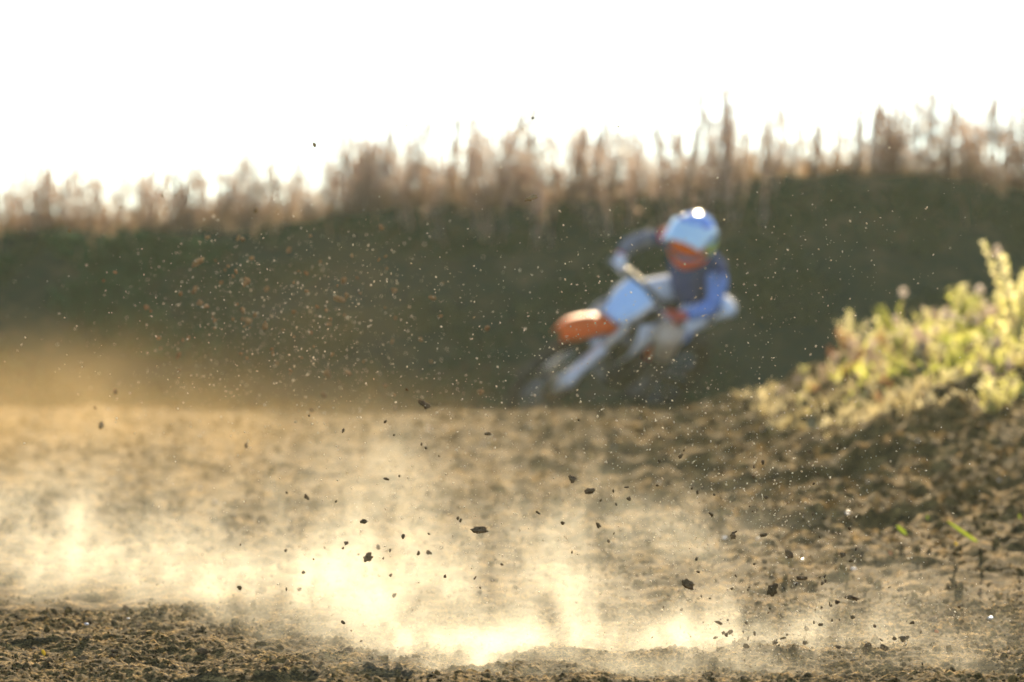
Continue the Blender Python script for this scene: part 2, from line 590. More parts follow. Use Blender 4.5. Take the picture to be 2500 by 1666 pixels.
def wheel(name, cx, Rr, sec, label):
    w = MB()
    w.torus((cx, 0, Rr), Rr - sec * 1.55, .014, 44, 8)
    w.tube([(cx, -.075, Rr), (cx, -.06, Rr), (cx, -.058, Rr), (cx, .058, Rr), (cx, .06, Rr), (cx, .075, Rr)], [.03, .03, .022, .022, .034, .034], 14)
    root = w.build('wheel', M['dark_metal'], bike)
    root['label'] = label
    t = MB()
    t.torus((cx, 0, Rr), Rr - sec, sec * .92, 56, 12)
    for i in range(44):                                   # knobs of the tread
        a = 2 * math.pi * i / 44
        for dy in ((-.5, .5) if i % 2 else (-.9, 0, .9)):
            rr = Rr - sec + sec * math.cos(dy * .95) * 1.02
            c = Vector((cx + rr * math.cos(a), sec * math.sin(dy * .95) * 1.02, Rr + rr * math.sin(a)))
            rot = Matrix.Rotation(-a, 3, 'Y')
            t.box(c, (.026, .020, .017), rot)
    t.build('tyre', M['rubber'], root, False)
    s = MB()
    for i in range(28):
        a = 2 * math.pi * i / 28
        b = a + (.35 if i % 2 else -.35)
        sd = 1 if (i // 2) % 2 else -1
        s.tube([(cx + .03 * math.cos(b), .05 * sd, Rr + .03 * math.sin(b)), (cx + (Rr - sec * 1.6) * math.cos(a), .004 * sd, Rr + (Rr - sec * 1.6) * math.sin(a))], .0022, 5)
    s.build('spokes', M['steel'], root)
    d = MB()
    ys = .072
    for k in range(36):
        a, b = 2 * math.pi * k / 36, 2 * math.pi * (k + 1) / 36
        q = []
        for yy in (ys - .002, ys + .002):
            for aa in (a, b):
                for rr in (.075, .125):
                    q.append((cx + rr * math.cos(aa), yy, Rr + rr * math.sin(aa)))
        d.add(q, [(0, 1, 3, 2), (4, 6, 7, 5), (0, 2, 6, 4), (1, 5, 7, 3)])
    d.build('brake_disc', M['steel'], root, False)
    return root


wheel('wheel', .73, .345, .042, 'front wheel with black knobbly tyre')
wheel('wheel', -.72, .335, .054, 'rear wheel with black knobbly tyre')
# front fork: axle (.73,.345) up to the clamps
ax, top = Vector((.73, 0, .345)), Vector((.345, 0, 1.07))
fdir = (top - ax).normalized()
for s in (1, -1):
    leg = MB()
    a = ax + Vector((.0, .098 * s, 0))
    leg.tube([a - fdir * .03, a + fdir * .05, a + fdir * .06, a + fdir * .42], [.03, .03, .024, .024], 12)
    leg.tube([a + fdir * .40, a + fdir * .41, a + fdir * .86], [.029, .031, .030], 12)
    L = leg.build('fork_leg', M['fork_alu'], bike)
    g = MB()
    rows = []
    for k in range(7):
        q = a + fdir * (.03 + .36 * k / 6) + Vector((.036, 0, .018))
        wv = .040 if k > 1 else .048
        rows.append([q + Vector((-.035, -wv, -.018)), q + Vector((0, -wv * .75, 0)), q + Vector((.012, 0, .008)), q + Vector((0, wv * .75, 0)), q + Vector((-.035, wv, -.018))])
    g.sheet(rows, .004)
    g.build('fork_guard', M['white'], L)
c = MB()
for k in (.62, .80):
    p = ax + fdir * k
    c.box(p, (.075, .26, .034), Matrix.Rotation(-math.asin(fdir.x) * -1, 3, 'Y'))
c.tube([ax + fdir * .58 - Vector((.05, 0, .0)), ax + fdir * .84 - Vector((.05, 0, 0))], .032, 12)
c.build('triple_clamp', M['dark_metal'], bike)
# front fender
m_ = MB()
rows = []
for k in range(15):
    t = k / 14
    x = .30 + .72 * t
    z = .775 + .075 * math.sin(t * 2.5 + .25) - .055 * t * t
    hw = (.05 + .042 * math.sin(min(1, t * 1.7) * math.pi / 2)) * (1 - .55 * max(0, t - .82) / .18)
    rows.append([(x - .012, -hw, z - .042), (x, -hw * .92, z - .012), (x, -hw * .5, z + .006), (x, 0, z + .012), (x, hw * .5, z + .006), (x, hw * .92, z - .012), (x - .012, hw, z - .042)])
m_.sheet(rows, .005)
m_.build('front_fender', M['orange'], bike)['label'] = 'orange front fender'
# number plate
m_ = MB()
rows = []
for k in range(9):
    t = k / 8
    z = .86 + .255 * t
    x = .545 - .155 * t + .012 * math.sin(t * 3.1)
    hw = .085 + .045 * math.sin(t * 2.6) + (.012 if t > .7 else 0)
    rows.append([(x - .055, -hw, z), (x - .014, -hw * .7, z), (x, 0, z), (x - .014, hw * .7, z), (x - .055, hw, z)])
m_.sheet(rows, .005)
pl = m_.build('number_plate', M['pale_blue'], bike)
pl['label'] = 'pale blue front number plate'
for s in (1, -1):
    e = MB()
    rows = []
    for k in range(9):
        t = k / 8
        z = .86 + .255 * t
        x = .545 - .155 * t + .012 * math.sin(t * 3.1)
        hw = .085 + .045 * math.sin(t * 2.6) + (.012 if t > .7 else 0)
        pts = [(x - .058 - .006, s * hw * 1.03, z), (x - .028 + .006, s * hw * .83, z + .001)]
        rows.append(pts if s > 0 else pts[::-1])
    e.sheet(rows, .006)
    e.build('plate_edge', M['white'], pl)
# handlebar
bar = lambda x: x + .03
m_ = MB()
m_.tube([(bar(.24), -.34, 1.075), (bar(.29), -.22, 1.085), (bar(.325), -.15, 1.12), (bar(.335), -.09, 1.07), (bar(.335), .09, 1.07), (bar(.325), .15, 1.12), (bar(.29), .22, 1.085), (bar(.24), .34, 1.075)], .0125, 10, 2)
hb = m_.build('handlebar', M['dark_metal'], bike)
MB().tube([(.372, -.13, 1.115), (.372, .13, 1.115)], .024, 10).build('bar_pad', M['black'], hb)
for s in (1, -1):
    g = MB()
    g.tube([(.345, .20 * s, 1.084), (.338, .212 * s, 1.084), (.336, .218 * s, 1.084), (.293, .335 * s, 1.076), (.288, .345 * s, 1.075)], [.024, .024, .017, .017, .02], 12)
    g.build('grip', M['rubber'], hb)
    g = MB()
    g.tube([(.38, .17 * s, 1.09), (.40, .21 * s, 1.088), (.375, .32 * s, 1.075)], .007, 6, 1)
    g.build('lever', M['steel'], hb)
# frame
m_ = MB()
m_.tube([(.36, 0, .98), (.30, 0, .80), (.25, .06, .45), (.10, .09, .33), (-.20, .09, .34), (-.26, .09, .5)], .019, 10, 2)
m_.tube([(.36, 0, .98), (.30, 0, .80), (.25, -.06, .45), (.10, -.09, .33), (-.20, -.09, .34), (-.26, -.09, .5)], .019, 10, 2)
for s in (1, -1):
    m_.tube([(.34, .03 * s, .93), (.15, .10 * s, .82), (-.14, .11 * s, .68), (-.26, .10 * s, .44)], .024, 10, 2)
    m_.tube([(-.12, .08 * s, .78), (-.45, .07 * s, .86), (-.66, .05 * s, .90)], .014, 8, 1)
    m_.tube([(-.22, .08 * s, .58), (-.5, .07 * s, .84)], .012, 8)
m_.build('frame', M['black'], bike)
# engine
m_ = MB()
m_.box((.0, 0, .44), (.36, .20, .20))
m_.box((.10, 0, .62), (.15, .16, .20), Matrix.Rotation(R(12), 3, 'Y'))
for k in range(5):
    m_.box((.09 + k * .006, 0, .55 + k * .034), (.19, .20, .010), Matrix.Rotation(R(12), 3, 'Y'))
m_.tube([(-.04, -.13, .44), (-.04, .13, .44)], [.085, .085], 20)
m_.tube([(.10, -.125, .42), (.10, .125, .42)], [.065, .065], 18)
m_.build('engine', M['dark_metal'], bike, False)
# exhaust
m_ = MB()
m_.tube([(.17, -.03, .62), (.28, -.09, .58), (.26, -.14, .44), (.06, -.155, .42), (-.15, -.14, .55), (-.34, -.15, .70)], [.02, .022, .025, .025, .022, .022], 12, 2)
ex = m_.build('exhaust_pipe', M['steel'], bike)
MB().tube([(-.32, -.15, .69), (-.35, -.155, .705), (-.66, -.17, .83), (-.69, -.17, .84)], [.03, .052, .056, .03], 14).build('muffler', M['steel'], ex)
# swingarm, chain, shock
m_ = MB()
for s in (1, -1):
    m_.tube([(-.18, .085 * s, .43), (-.40, .105 * s, .42), (-.76, .10 * s, .335)], [.034, .03, .022], 8, 1, 1.3)
m_.tube([(-.30, -.1, .42), (-.30, .1, .42)], .03, 8)
m_.build('swingarm', M['steel'], bike)
m_ = MB()
m_.tube([(-.08, .075, .48), (-.72, .082, .435)], .008, 6)
m_.tube([(-.08, .075, .40), (-.72, .082, .235)], .008, 6)
m_.torus((-.72, .082, .335), .098, .006, 40, 6)
m_.build('chain', M['dark_metal'], bike)
m_ = MB()
m_.tube([(-.24, 0, .42), (-.17, 0, .80)], .022, 10)
for k in range(9):
    a = Vector((-.225 + .0065 * k, 0, .50 + .03 * k))
    m_.tube([a + Vector((.04 * math.cos(q * .785), .04 * math.sin(q * .785), q * .003)) for q in range(9)], .006, 5)
m_.build('shock_absorber', M['orange'], bike)
# bodywork
for s in (1, -1):
    m_ = MB()
    rows = []
    for k in range(8):
        t = k / 7
        x = .40 - .44 * t
        zt = .92 + .02 * t
        zb = .62 + .20 * t
        y0 = .10 + .10 * math.sin(min(1, (1 - t) * 1.4) * 1.4)
        r = [(x, s * (y0 - .05), zt), (x, s * y0, zt * .66 + zb * .34), (x + .01, s * (y0 + .008), zt * .33 + zb * .67), (x + .02, s * (y0 - .02), zb)]
        rows.append(r if s > 0 else r[::-1])
    m_.sheet(rows, .005)
    m_.build('radiator_shroud', M['white'], bike)
    m_ = MB()
    m_.box((.27, .10 * s, .80), (.035, .11, .22), Matrix.Rotation(R(-18), 3, 'Y'))
    m_.build('radiator', M['dark_metal'], bike)
    m_ = MB()
    rows = []
    for k in range(6):
        t = k / 5
        x = -.16 - .42 * t
        r = [(x, s * (.085 - .01 * t), .90 + .06 * t), (x, s * (.12 - .02 * t), .80 + .09 * t), (x + .03, s * (.11 - .02 * t), .66 + .18 * t)]
        rows.append(r if s > 0 else r[::-1])
    m_.sheet(rows, .005)
    m_.build('side_panel', M['white'], bike)
    m_ = MB()
    m_.box((-.08, .19 * s, .37), (.05, .11, .02))
    m_.tube([(-.08, .09 * s, .37), (-.08, .20 * s, .37)], .012, 8)
    m_.build('foot_peg', M['dark_metal'], bike)
m_ = MB()
m_.tube([(.36, 0, .90), (.28, 0, .905), (.12, 0, .90), (-.02, 0, .87)], [.05, .09, .105, .08], 14, 1)
m_.build('fuel_tank', M['black'], bike)
m_ = MB()
rows = []
for k in range(12):
    t = k / 11
    x = .22 - .84 * t
    z = .965 - .035 * math.sin(t * 3.1) + .025 * t
    hw = .055 + .035 * math.sin(t * 3.0) + .02 * t
    rows.append([(x, -hw * 1.05, z - .08), (x, -hw, z - .02), (x, -hw * .5, z), (x, 0, z + .004), (x, hw * .5, z), (x, hw, z - .02), (x, hw * 1.05, z - .08)])
m_.sheet(rows, .03)
m_.build('seat', M['black'], bike)
m_ = MB()
rows = []
for k in range(10):
    t = k / 9
    x = -.44 - .38 * t
    z = .915 + .085 * math.sin(t * 2.0)
    hw = .095 + .025 * math.sin(t * 2.6) - .04 * max(0, t - .8) / .2
    rows.append([(x, -hw, z - .05), (x, -hw * .9, z - .015), (x, 0, z + .008), (x, hw * .9, z - .015), (x, hw, z - .05)])
m_.sheet(rows, .006)
m_.build('rear_fender', M['white'], bike)['label'] = 'white rear fender'

# ------------------------------------------------------------------ rider
J = {
    'pelvis': (-.27, 0.0, 1.03), 'belly': (-.20, -.01, 1.17), 'chest': (-.04, -.02, 1.33), 'neck': (.09, -.01, 1.44), 'head': (.20, 0, 1.52),
    'shR': (.03, -.20, 1.375), 'elR': (.15, -.36, 1.21), 'wrR': (.315, -.30, 1.12), 'haR': (.345, -.285, 1.09),
    'shL': (-.02, .16, 1.40), 'elL': (.0, .32, 1.22), 'wrL': (.28, .30, 1.115), 'haL': (.33, .285, 1.09),
    'hiR': (-.26, -.11, 1.00), 'knR': (.10, -.20, .86), 'anR': (-.06, -.215, .50), 'toR': (.09, -.225, .41),
    'hiL': (-.26, .11, 1.00), 'knL': (.17, .25, .92), 'anL': (-.04, .22, .50), 'toL': (.11, .235, .41),
}
rider = bpy.data.objects.new('person', None)
COL.objects.link(rider)
rider.matrix_world = BM
tag(rider, 'rider in blue jersey and pale blue helmet crouched on the bike', 'person')


def skin(name, chain, rad, root, mat, sub=2):
    names = []
    for ch in chain:
        for a in ch:
            if a not in names: names.append(a)
    edges = []
    for ch in chain:
        for a, b in zip(ch, ch[1:]):
            e = (names.index(a), names.index(b))
            if e not in edges: edges.append(e)
    me = bpy.data.meshes.new(name)
    me.from_pydata([J[a] for a in names], edges, [])
    o = obj(name, me, mat, rider)
    sk = o.modifiers.new('skin', 'SKIN')
    sk.use_smooth_shade = True
    sv = me.skin_vertices[0].data if me.skin_vertices else None
    if sv is None:
        import bmesh
        bm = bmesh.new(); bm.from_mesh(me); bm.verts.layers.skin.verify(); bm.to_mesh(me); bm.free()
        sv = me.skin_vertices[0].data
    for i, a in enumerate(names):
        r = rad[a]
        sv[i].radius = r if hasattr(r, '__len__') else (r, r)
        sv[i].use_root = a == root
    ss = o.modifiers.new('sub', 'SUBSURF')
    ss.levels = sub
    ss.render_levels = sub
    return o


def mid(a, b, t, dz=(0, 0, 0)):
    return tuple(Vector(J[a]).lerp(Vector(J[b]), t) + Vector(dz))


J['thR'] = mid('hiR', 'knR', .5, (0, 0, .01)); J['thL'] = mid('hiL', 'knL', .5, (0, 0, .01))
J['caR'] = mid('knR', 'anR', .4, (-.015, 0, 0)); J['caL'] = mid('knL', 'anL', .4, (-.015, 0, 0))
J['uaR'] = mid('shR', 'elR', .5); J['uaL'] = mid('shL', 'elL', .5)
J['faR'] = mid('elR', 'wrR', .35); J['faL'] = mid('elL', 'wrL', .35)
J['cuR'] = mid('elR', 'wrR', .92); J['cuL'] = mid('elL', 'wrL', .92)
J['shnR'] = mid('knR', 'anR', .12); J['shnL'] = mid('knL', 'anL', .12)
full = [['pelvis', 'belly', 'chest', 'neck', 'head']]
for q in 'RL':
    full += [['chest', 'sh' + q, 'ua' + q, 'el' + q, 'fa' + q, 'wr' + q, 'ha' + q], ['pelvis', 'hi' + q, 'th' + q, 'kn' + q, 'ca' + q, 'an' + q, 'to' + q]]
rad = {'pelvis': .11, 'belly': .115, 'chest': .13, 'neck': .055, 'head': .08}
for q in 'RL':
    rad.update({'sh' + q: .06, 'ua' + q: .046, 'el' + q: .04, 'fa' + q: .038, 'wr' + q: .026, 'ha' + q: .028, 'hi' + q: .085, 'th' + q: .072, 'kn' + q: .042, 'ca' + q: .042, 'an' + q: .036, 'to' + q: .03})
skin('body', full, rad, 'pelvis', M['navy'])
# jersey: trunk, then the sleeves (the outer one red above, navy lightened for sunlight below)
jr = dict(pelvis=.125, belly=.14, chest=.155, neck=.07, shR=.08, shL=.08, uaR=.066, uaL=.066, elR=.06, elL=.06, faR=.055, faL=.055, cuR=.04, cuL=.04)
skin('jersey', [['pelvis', 'belly', 'chest', 'neck'], ['chest', 'shR', 'uaR'], ['chest', 'shL', 'uaL']], jr, 'belly', M['navy'])['label'] = 'dark navy jersey trunk'
skin('sleeve', [['shL', 'uaL', 'elL', 'faL', 'cuL']], dict(shL=.086, uaL=.073, elL=.066, faL=.058, cuL=.043), 'elL', M['blue_cloth'])['label'] = 'blue jersey sleeve'
skin('sleeve', [['shR', 'uaR']], dict(shR=.086, uaR=.07), 'uaR', M['red_cloth'])['label'] = 'red upper jersey sleeve'
skin('sleeve', [['uaR', 'elR', 'faR', 'cuR']], dict(uaR=.069, elR=.064, faR=.057, cuR=.043), 'elR', M['sunlit_navy_cloth'])['label'] = 'navy grey lower jersey sleeve'
for q in 'RL':
    skin('trouser_leg', [['hi' + q, 'th' + q, 'kn' + q]], {'hi' + q: .115, 'th' + q: .098, 'kn' + q: .074}, 'th' + q, M['white_cloth'])
    s = -1 if q == 'R' else 1
    J['pa' + q] = mid('hi' + q, 'kn' + q, .55, (0, .03 * s, -.02)); J['pb' + q] = mid('hi' + q, 'kn' + q, .95, (0, .02 * s, -.02))
    skin('trouser_panel', [['pa' + q, 'pb' + q]], {'pa' + q: .088, 'pb' + q: .07}, 'pa' + q, M['blue_cloth'])
    J['kg' + q] = mid('th' + q, 'kn' + q, .7)
    kg = MB()
    kp = [Vector(J[n_ + q]) for n_ in ('kg', 'kn', 'shn', 'ca')]
    fwd = Vector((.02, 0, .01))
    kg.tube([kp[0], kp[0].lerp(kp[1], .6) + fwd * .5, kp[1] + fwd, kp[2] + fwd, kp[3]], [.085, .092, .096, .09, .072], 16, 2)
    kg.build('knee_guard', M['cream'], rider)
    J['bt' + q] = mid('kn' + q, 'an' + q, .34); J['he' + q] = tuple(Vector(J['an' + q]) + Vector((-.03, 0, -.075)))
    J['so' + q] = tuple(Vector(J['to' + q]) + Vector((.04, 0, 0)))
    b = skin('boot', [['bt' + q, 'ca' + q, 'an' + q, 'to' + q, 'so' + q], ['an' + q, 'he' + q]], {'bt' + q: .075, 'ca' + q: .074, 'an' + q: .056, 'to' + q: (.05, .036), 'so' + q: (.042, .028), 'he' + q: .04}, 'an' + q, M['boot'])
    so = MB()
    a, t = Vector(J['he' + q]), Vector(J['so' + q])
    so.tube([a + Vector((-.03, 0, -.02)), a.lerp(t, .4) + Vector((0, 0, -.028)), t + Vector((.02, 0, -.02))], [.042, .045, .04], 10, 1, .3, (0, 0, 1))
    so.build('sole', M['rubber'], b)
    # gloved hand closed on the grip: palm, four curled fingers, thumb
    g = MB()
    grip0, grip1 = Vector((.339, .212 * s, 1.084)), Vector((.296, .325 * s, 1.076))
    wr = Vector(J['wr' + q])
    gd = (grip1 - grip0).normalized()
    g.tube([wr + Vector((-.02, 0, .012)), wr.lerp(grip0.lerp(grip1, .5), .5) + Vector((0, 0, .018)), grip0.lerp(grip1, .5) + Vector((.0, 0, .034))], [.034, .042, .044], 10, 1, .55, (0, 0, 1))
    for k in range(4):
        c = grip0.lerp(grip1, .14 + .235 * k)
        L_ = (.95, 1.05, 1.0, .85)[k]
        pts = []
        for an in (105, 60, 15, -40, -95, -140):
            rr = .030 * L_
            pts.append(c + Vector((math.cos(R(an)) * rr, 0, math.sin(R(an)) * rr)))
        g.tube(pts, [.0125, .0125, .0115, .011, .010, .008], 8, 1)
    c = grip0.lerp(grip1, .02)
    g.tube([wr + Vector((.02, -.03 * s, -.004)), c + Vector((-.028, -.004 * s, .002)), c + Vector((-.012, -.012 * s, -.026)), c + Vector((.012, -.012 * s, -.026))], [.015, .013, .011, .009], 8, 1)
    g.build('glove', M['red_cloth'] if q == 'L' else M['white_cloth'], rider)  # right glove white: its sun highlight is put into the cloth colour
    skin('cuff', [['fa' + q, 'cu' + q]] if False else [['cu' + q, 'wr' + q]], {'cu' + q: .046, 'wr' + q: .038}, 'cu' + q, M['red_cloth'])

# helmet, built round its own centre, tilted and turned towards the camera
HC = Matrix.Translation((.21, .0, 1.53)) @ Matrix.Rotation(R(18), 4, 'Z') @ Matrix.Rotation(R(22), 4, 'X') @ Matrix.Rotation(R(12), 4, 'Y') @ Matrix.Scale(1.2, 4)


def hpart(name, mb, mat, parent, smooth=True):
    v = [HC @ Vector(p) for p in mb.v]
    return obj(name, mesh(name, v, mb.f, smooth), mat, parent)


def shell(theta, phi, k=1.0):
    """theta 0 front .. pi back, phi elevation"""
    x, y, z = math.cos(phi) * math.cos(theta), math.cos(phi) * math.sin(theta), math.sin(phi)
    rx = .155 if x < 0 else .135
    rz = .135 if z > 0 else .15
    return Vector((x * rx * k, y * .125 * k, z * rz * k))


hm = MB()
nt_, np_ = 36, 20
idx = {}
for j in range(np_ + 1):
    ph = R(-62) + (R(90) - R(-62)) * j / np_
    for i in range(nt_):
        idx[i, j] = len(hm.v)
        hm.v.append(tuple(shell(2 * math.pi * i / nt_, ph)))
for j in range(np_):
    for i in range(nt_):
        th = (360 * (i + .5) / nt_ + 180) % 360 - 180
        ph = -62 + 152 * (j + .5) / np_
        if abs(th) < 62 and -24 < ph < 14: continue          # eye port
        hm.f.append((idx[i, j], idx[(i + 1) % nt_, j], idx[(i + 1) % nt_, j + 1], idx[i, j + 1]))
helm = hpart('helmet', hm, M['helmet'], rider)
helm['label'] = 'pale blue glossy helmet with peak'
mb = MB()
rows = []
for k in range(9):
    t = k / 8
    rows.append([shell(R(a), R(42 - 24 * t), 1.02) + Vector((.14 * t, 0, .035 * t)) if False else Vector((.02 + .22 * t - .00001 * a * a, math.sin(R(a)) * (.135 - .02 * t) * 1.1, .115 - .01 * t - .02 * t * t - .05 * (a / 60) ** 2)) for a in (-60, -40, -20, 0, 20, 40, 60)])
mb.sheet(rows, .006)
M['peak'] = paint('peak_plastic', (.62, .80, .84), .3, 0, .3, .04)
hpart('peak', mb, M['peak'], helm)
mb = MB()
rows = []
for k in range(7):
    ph = R(-26 - 34 * k / 6)
    rows.append([shell(R(a), ph, 1.05) + Vector((.05 * math.cos(R(a)) ** 2, 0, 0)) for a in range(-70, 71, 14)])
mb.sheet(rows, .008)
hpart('chin_guard', mb, M['orange'], helm)
mb = MB()
rows = []
for k in range(6):
    ph = R(-20 + 31 * k / 5)
    rows.append([shell(R(a), ph, 1.0) for a in range(-52, 53, 13)])
mb.sheet(rows, .006)
hpart('goggle_lens', mb, M['lens'], helm)
mb = MB()
for s in (1, -1):
    rows = []
    for k in range(5):
        ph = R(-16 + 22 * k / 4)
        rr = [shell(R(a * s), ph, 1.02) for a in range(58, 150, 15)]
        rows.append(rr if s > 0 else rr[::-1])
    mb.sheet(rows, .004)
hpart('goggle_strap', mb, M['lime'], helm)
for s in (1, -1):
    mb = MB()
    rows = []
    for k in range(6):
        ph = R(14 + 44 * k / 5)
        rr = [shell(R(a * s), ph, 1.012) for a in np.linspace(34 + k * 4, 104 - k * 3, 6)]
        rows.append(rr if s > 0 else rr[::-1])
    mb.sheet(rows, .003)
    hpart('helmet_decal', mb, M['helmet_blue'], helm)
    mb = MB()
    rows = []
    for k in range(5):
        ph = R(-58 + 38 * k / 4)
        rr = [shell(R(a * s), ph, 1.012) for a in range(76, 160, 12)]
        rows.append(rr if s > 0 else rr[::-1])
    mb.sheet(rows, .003)
    hpart('helmet_cheek', mb, M['lime'], helm)
# face behind the goggles
fm = MB()
v, f = ico(3)
fv = []
for p in v:
    q = Vector((p[0] * .098, p[1] * .082, p[2] * .118 - .01))
    if p[0] > .75:                                       # nose, eye hollows, lips
        q.x += .022 * math.exp(-((p[1] / .16) ** 2 + ((p[2] + .12) / .22) ** 2))
        for s in (1, -1):
            q.x -= .010 * math.exp(-(((p[1] - .36 * s) / .16) ** 2 + ((p[2] - .1) / .13) ** 2))
        q.x += .006 * math.exp(-((p[1] / .26) ** 2 + ((p[2] + .5) / .08) ** 2))
    fv.append(q)
fm.add(fv, [tuple(t) for t in f])
M['skin'] = paint('skin', (.42, .24, .16), .55, var=.1)
hpart('face', fm, M['skin'], rider)

# ------------------------------------------------------------------ plants
def leaf(mb, base, direction, length, width, fold=.15, droop=.2):
    d = Vector(direction).normalized()
    w = d.cross(Vector((0, 0, 1)))
    if w.length < .1: w = Vector((1, 0, 0))
    w.normalize()
    n = w.cross(d)
    b = Vector(base)
    m1 = b + d * length * .45 - n * fold * width
    tip = b + d * length - Vector((0, 0, droop * length))
    mb.add([b, m1 + w * width / 2 + n * fold * width * 2, m1, m1 - w * width / 2 + n * fold * width * 2, tip], [(0, 1, 2), (0, 2, 3), (1, 4, 2), (2, 4, 3)])


def dry_weed(seed, h, mat_leaf, nbranch=7, seeds=26, bushy=1.0):
    r = random.Random(seed)
    st, fo, hd = MB(), MB(), MB()
    lean = Vector((r.uniform(-.24, .24), r.uniform(-.24, .24), 1))
    stalks = [(Vector((0, 0, 0)), lean, h)]
    for k in range(r.randint(1, 2) if seed > 106 else r.randint(1, 3)):
        stalks.append((Vector((r.uniform(-.13, .13), r.uniform(-.08, .08), 0)), Vector((r.uniform(-.25, .25), r.uniform(-.25, .25), 1)), h * r.uniform(.4, .9)))
    for b, d, hh in stalks:
        d = d.normalized()
        bend = Vector((r.uniform(-.1, .1), r.uniform(-.1, .1), 0))
        P = [b + d * hh * t + bend * hh * t * t for t in (0, .25, .5, .75, 1)]
        st.tube(P, [.006, .0052, .0042, .003, .0018], 4)

        def on(t):
            i = min(3, int(t * 4))
            return P[i].lerp(P[i + 1], t * 4 - i)
        heads = [(P[4], (d + bend).normalized(), hh * r.uniform(.22, .42))]
        for k in range(nbranch):
            t = r.uniform(.5, .97)
            a = r.uniform(0, 6.28)
            q = on(t)
            dd = Vector((math.cos(a) * .3, math.sin(a) * .3, 1)).normalized()
            L = hh * r.uniform(.12, .30) * (1.2 - t * .5)
            e = q + dd * L
            st.tube([q, q.lerp(e, .5) + Vector((0, 0, -.01)), e], [.0025, .002, .0014], 3)
            heads.append((e, dd, L * r.uniform(.6, 1.0)))
        for e, dd, L in heads:
            for k in range(int(seeds * (.6 + L * 4))):
                p = e - dd * L * r.random() + Vector((r.gauss(0, .012), r.gauss(0, .012), r.gauss(0, .008)))
                leaf(hd, p, (r.gauss(0, .6), r.gauss(0, .6), r.uniform(.2, 1)), r.uniform(.012, .028), r.uniform(.006, .013))
        for k in range(int(6 * bushy)):
            t = r.random() ** 1.2 * .85
            a = r.uniform(0, 6.28)
            leaf(fo, on(t), (math.cos(a), math.sin(a), r.uniform(.0, .9)), r.uniform(.06, .15), r.uniform(.010, .026), .1, r.uniform(.1, .7))
    root = st.build('dry_weed', M['dry'], None, False)
    fo.build('leaves', M[mat_leaf], root, False)['kind'] = 'stuff'
    hd.build('seed_head', M['dry_seed'], root, False)['kind'] = 'stuff'
    return root


WEED = [dry_weed(100 + i, h, m, nb, sd, bu) for i, (h, m, nb, sd, bu) in enumerate([
    (.52, 'straw', 5, 14, 1.6), (.66, 'dry_seed', 6, 12, 1.5), (.42, 'straw', 5, 16, 2.0), (.80, 'dry_seed', 6, 10, 1.2), (.56, 'dry', 6, 12, 1.6), (.95, 'dry', 5, 7, .9), (.36, 'straw', 4, 18, 2.2), (.60, 'dry_seed', 4, 9, .9), (.74, 'straw', 4, 8, .8), (.48, 'dry_seed', 3, 12, 1.2)])]
THIN = [dry_weed(150 + i, h, m, 3, 5, 1.1) for i, (h, m) in enumerate([(.30, 'straw'), (.42, 'dry_seed'), (.55, 'dry'), (.36, 'straw')])]
used = [False] * len(WEED)
G_WEED = 'dry weeds along the top of the bank'


def put_weed(k, x, y, sc, label):
    o = WEED[k] if not used[k] else copy_tree(WEED[k])
    used[k] = True
    o.location = (x, y, h1(x, y) - .01)
    o.scale = (sc, sc, sc * random.uniform(.9, 1.15))
    o.rotation_euler = (random.uniform(-.08, .08), random.uniform(-.08, .08), random.uniform(0, 6.28))
    tag(o, label, 'weed', G_WEED)


for k in range(285):
    y = random.choice([random.uniform(40.75, 41.6), random.uniform(40.75, 42.8)])
    x = random.uniform(-4.3, 4.3)
    px = 1250 + x * FPX / y
    dens = 1.0 if 850 < px < 2050 else .85
    if random.random() > dens: continue
    # on the open right half they also grow down the face of the bank
    px = 1250 + x * FPX / y
    if 1000 < px < 1900 and random.random() < .35: y = random.uniform(40.0, 40.6)
    kk = random.choice([0, 1, 2, 4, 6, 7, 8, 9, 7, 8, 9]) if random.random() < .82 else random.choice([3, 5])
    where = 'at the left end of the bank crest' if px < 420 else 'on the bank crest above the flying tan clods' if px < 950 else 'on the bank crest between flying clods and rider' if px < 1500 else 'on the bank crest above the rider' if px < 1900 else 'on the dark hump of the crest at the right'
    if kk in (3, 5): lab = 'tall thin dry stalk ' + where
    elif kk in (2, 6): lab = 'short bushy straw coloured weed ' + where
    else: lab = 'brown seeding weed ' + where
    put_weed(kk, x, y, random.uniform(.5, 1.12) * (.9 if px < 850 else 1.08), lab)
p = at(1685, 330, 40.6)
put_weed(4, p.x, 40.6, 1.15, 'darkest upright weed clump on the crest just left above the helmet')
p = at(1130, 300, 40.9)
put_weed(3, p.x, 40.9, 1.0, 'tall pale stalk on the crest above the middle of the flying dirt')

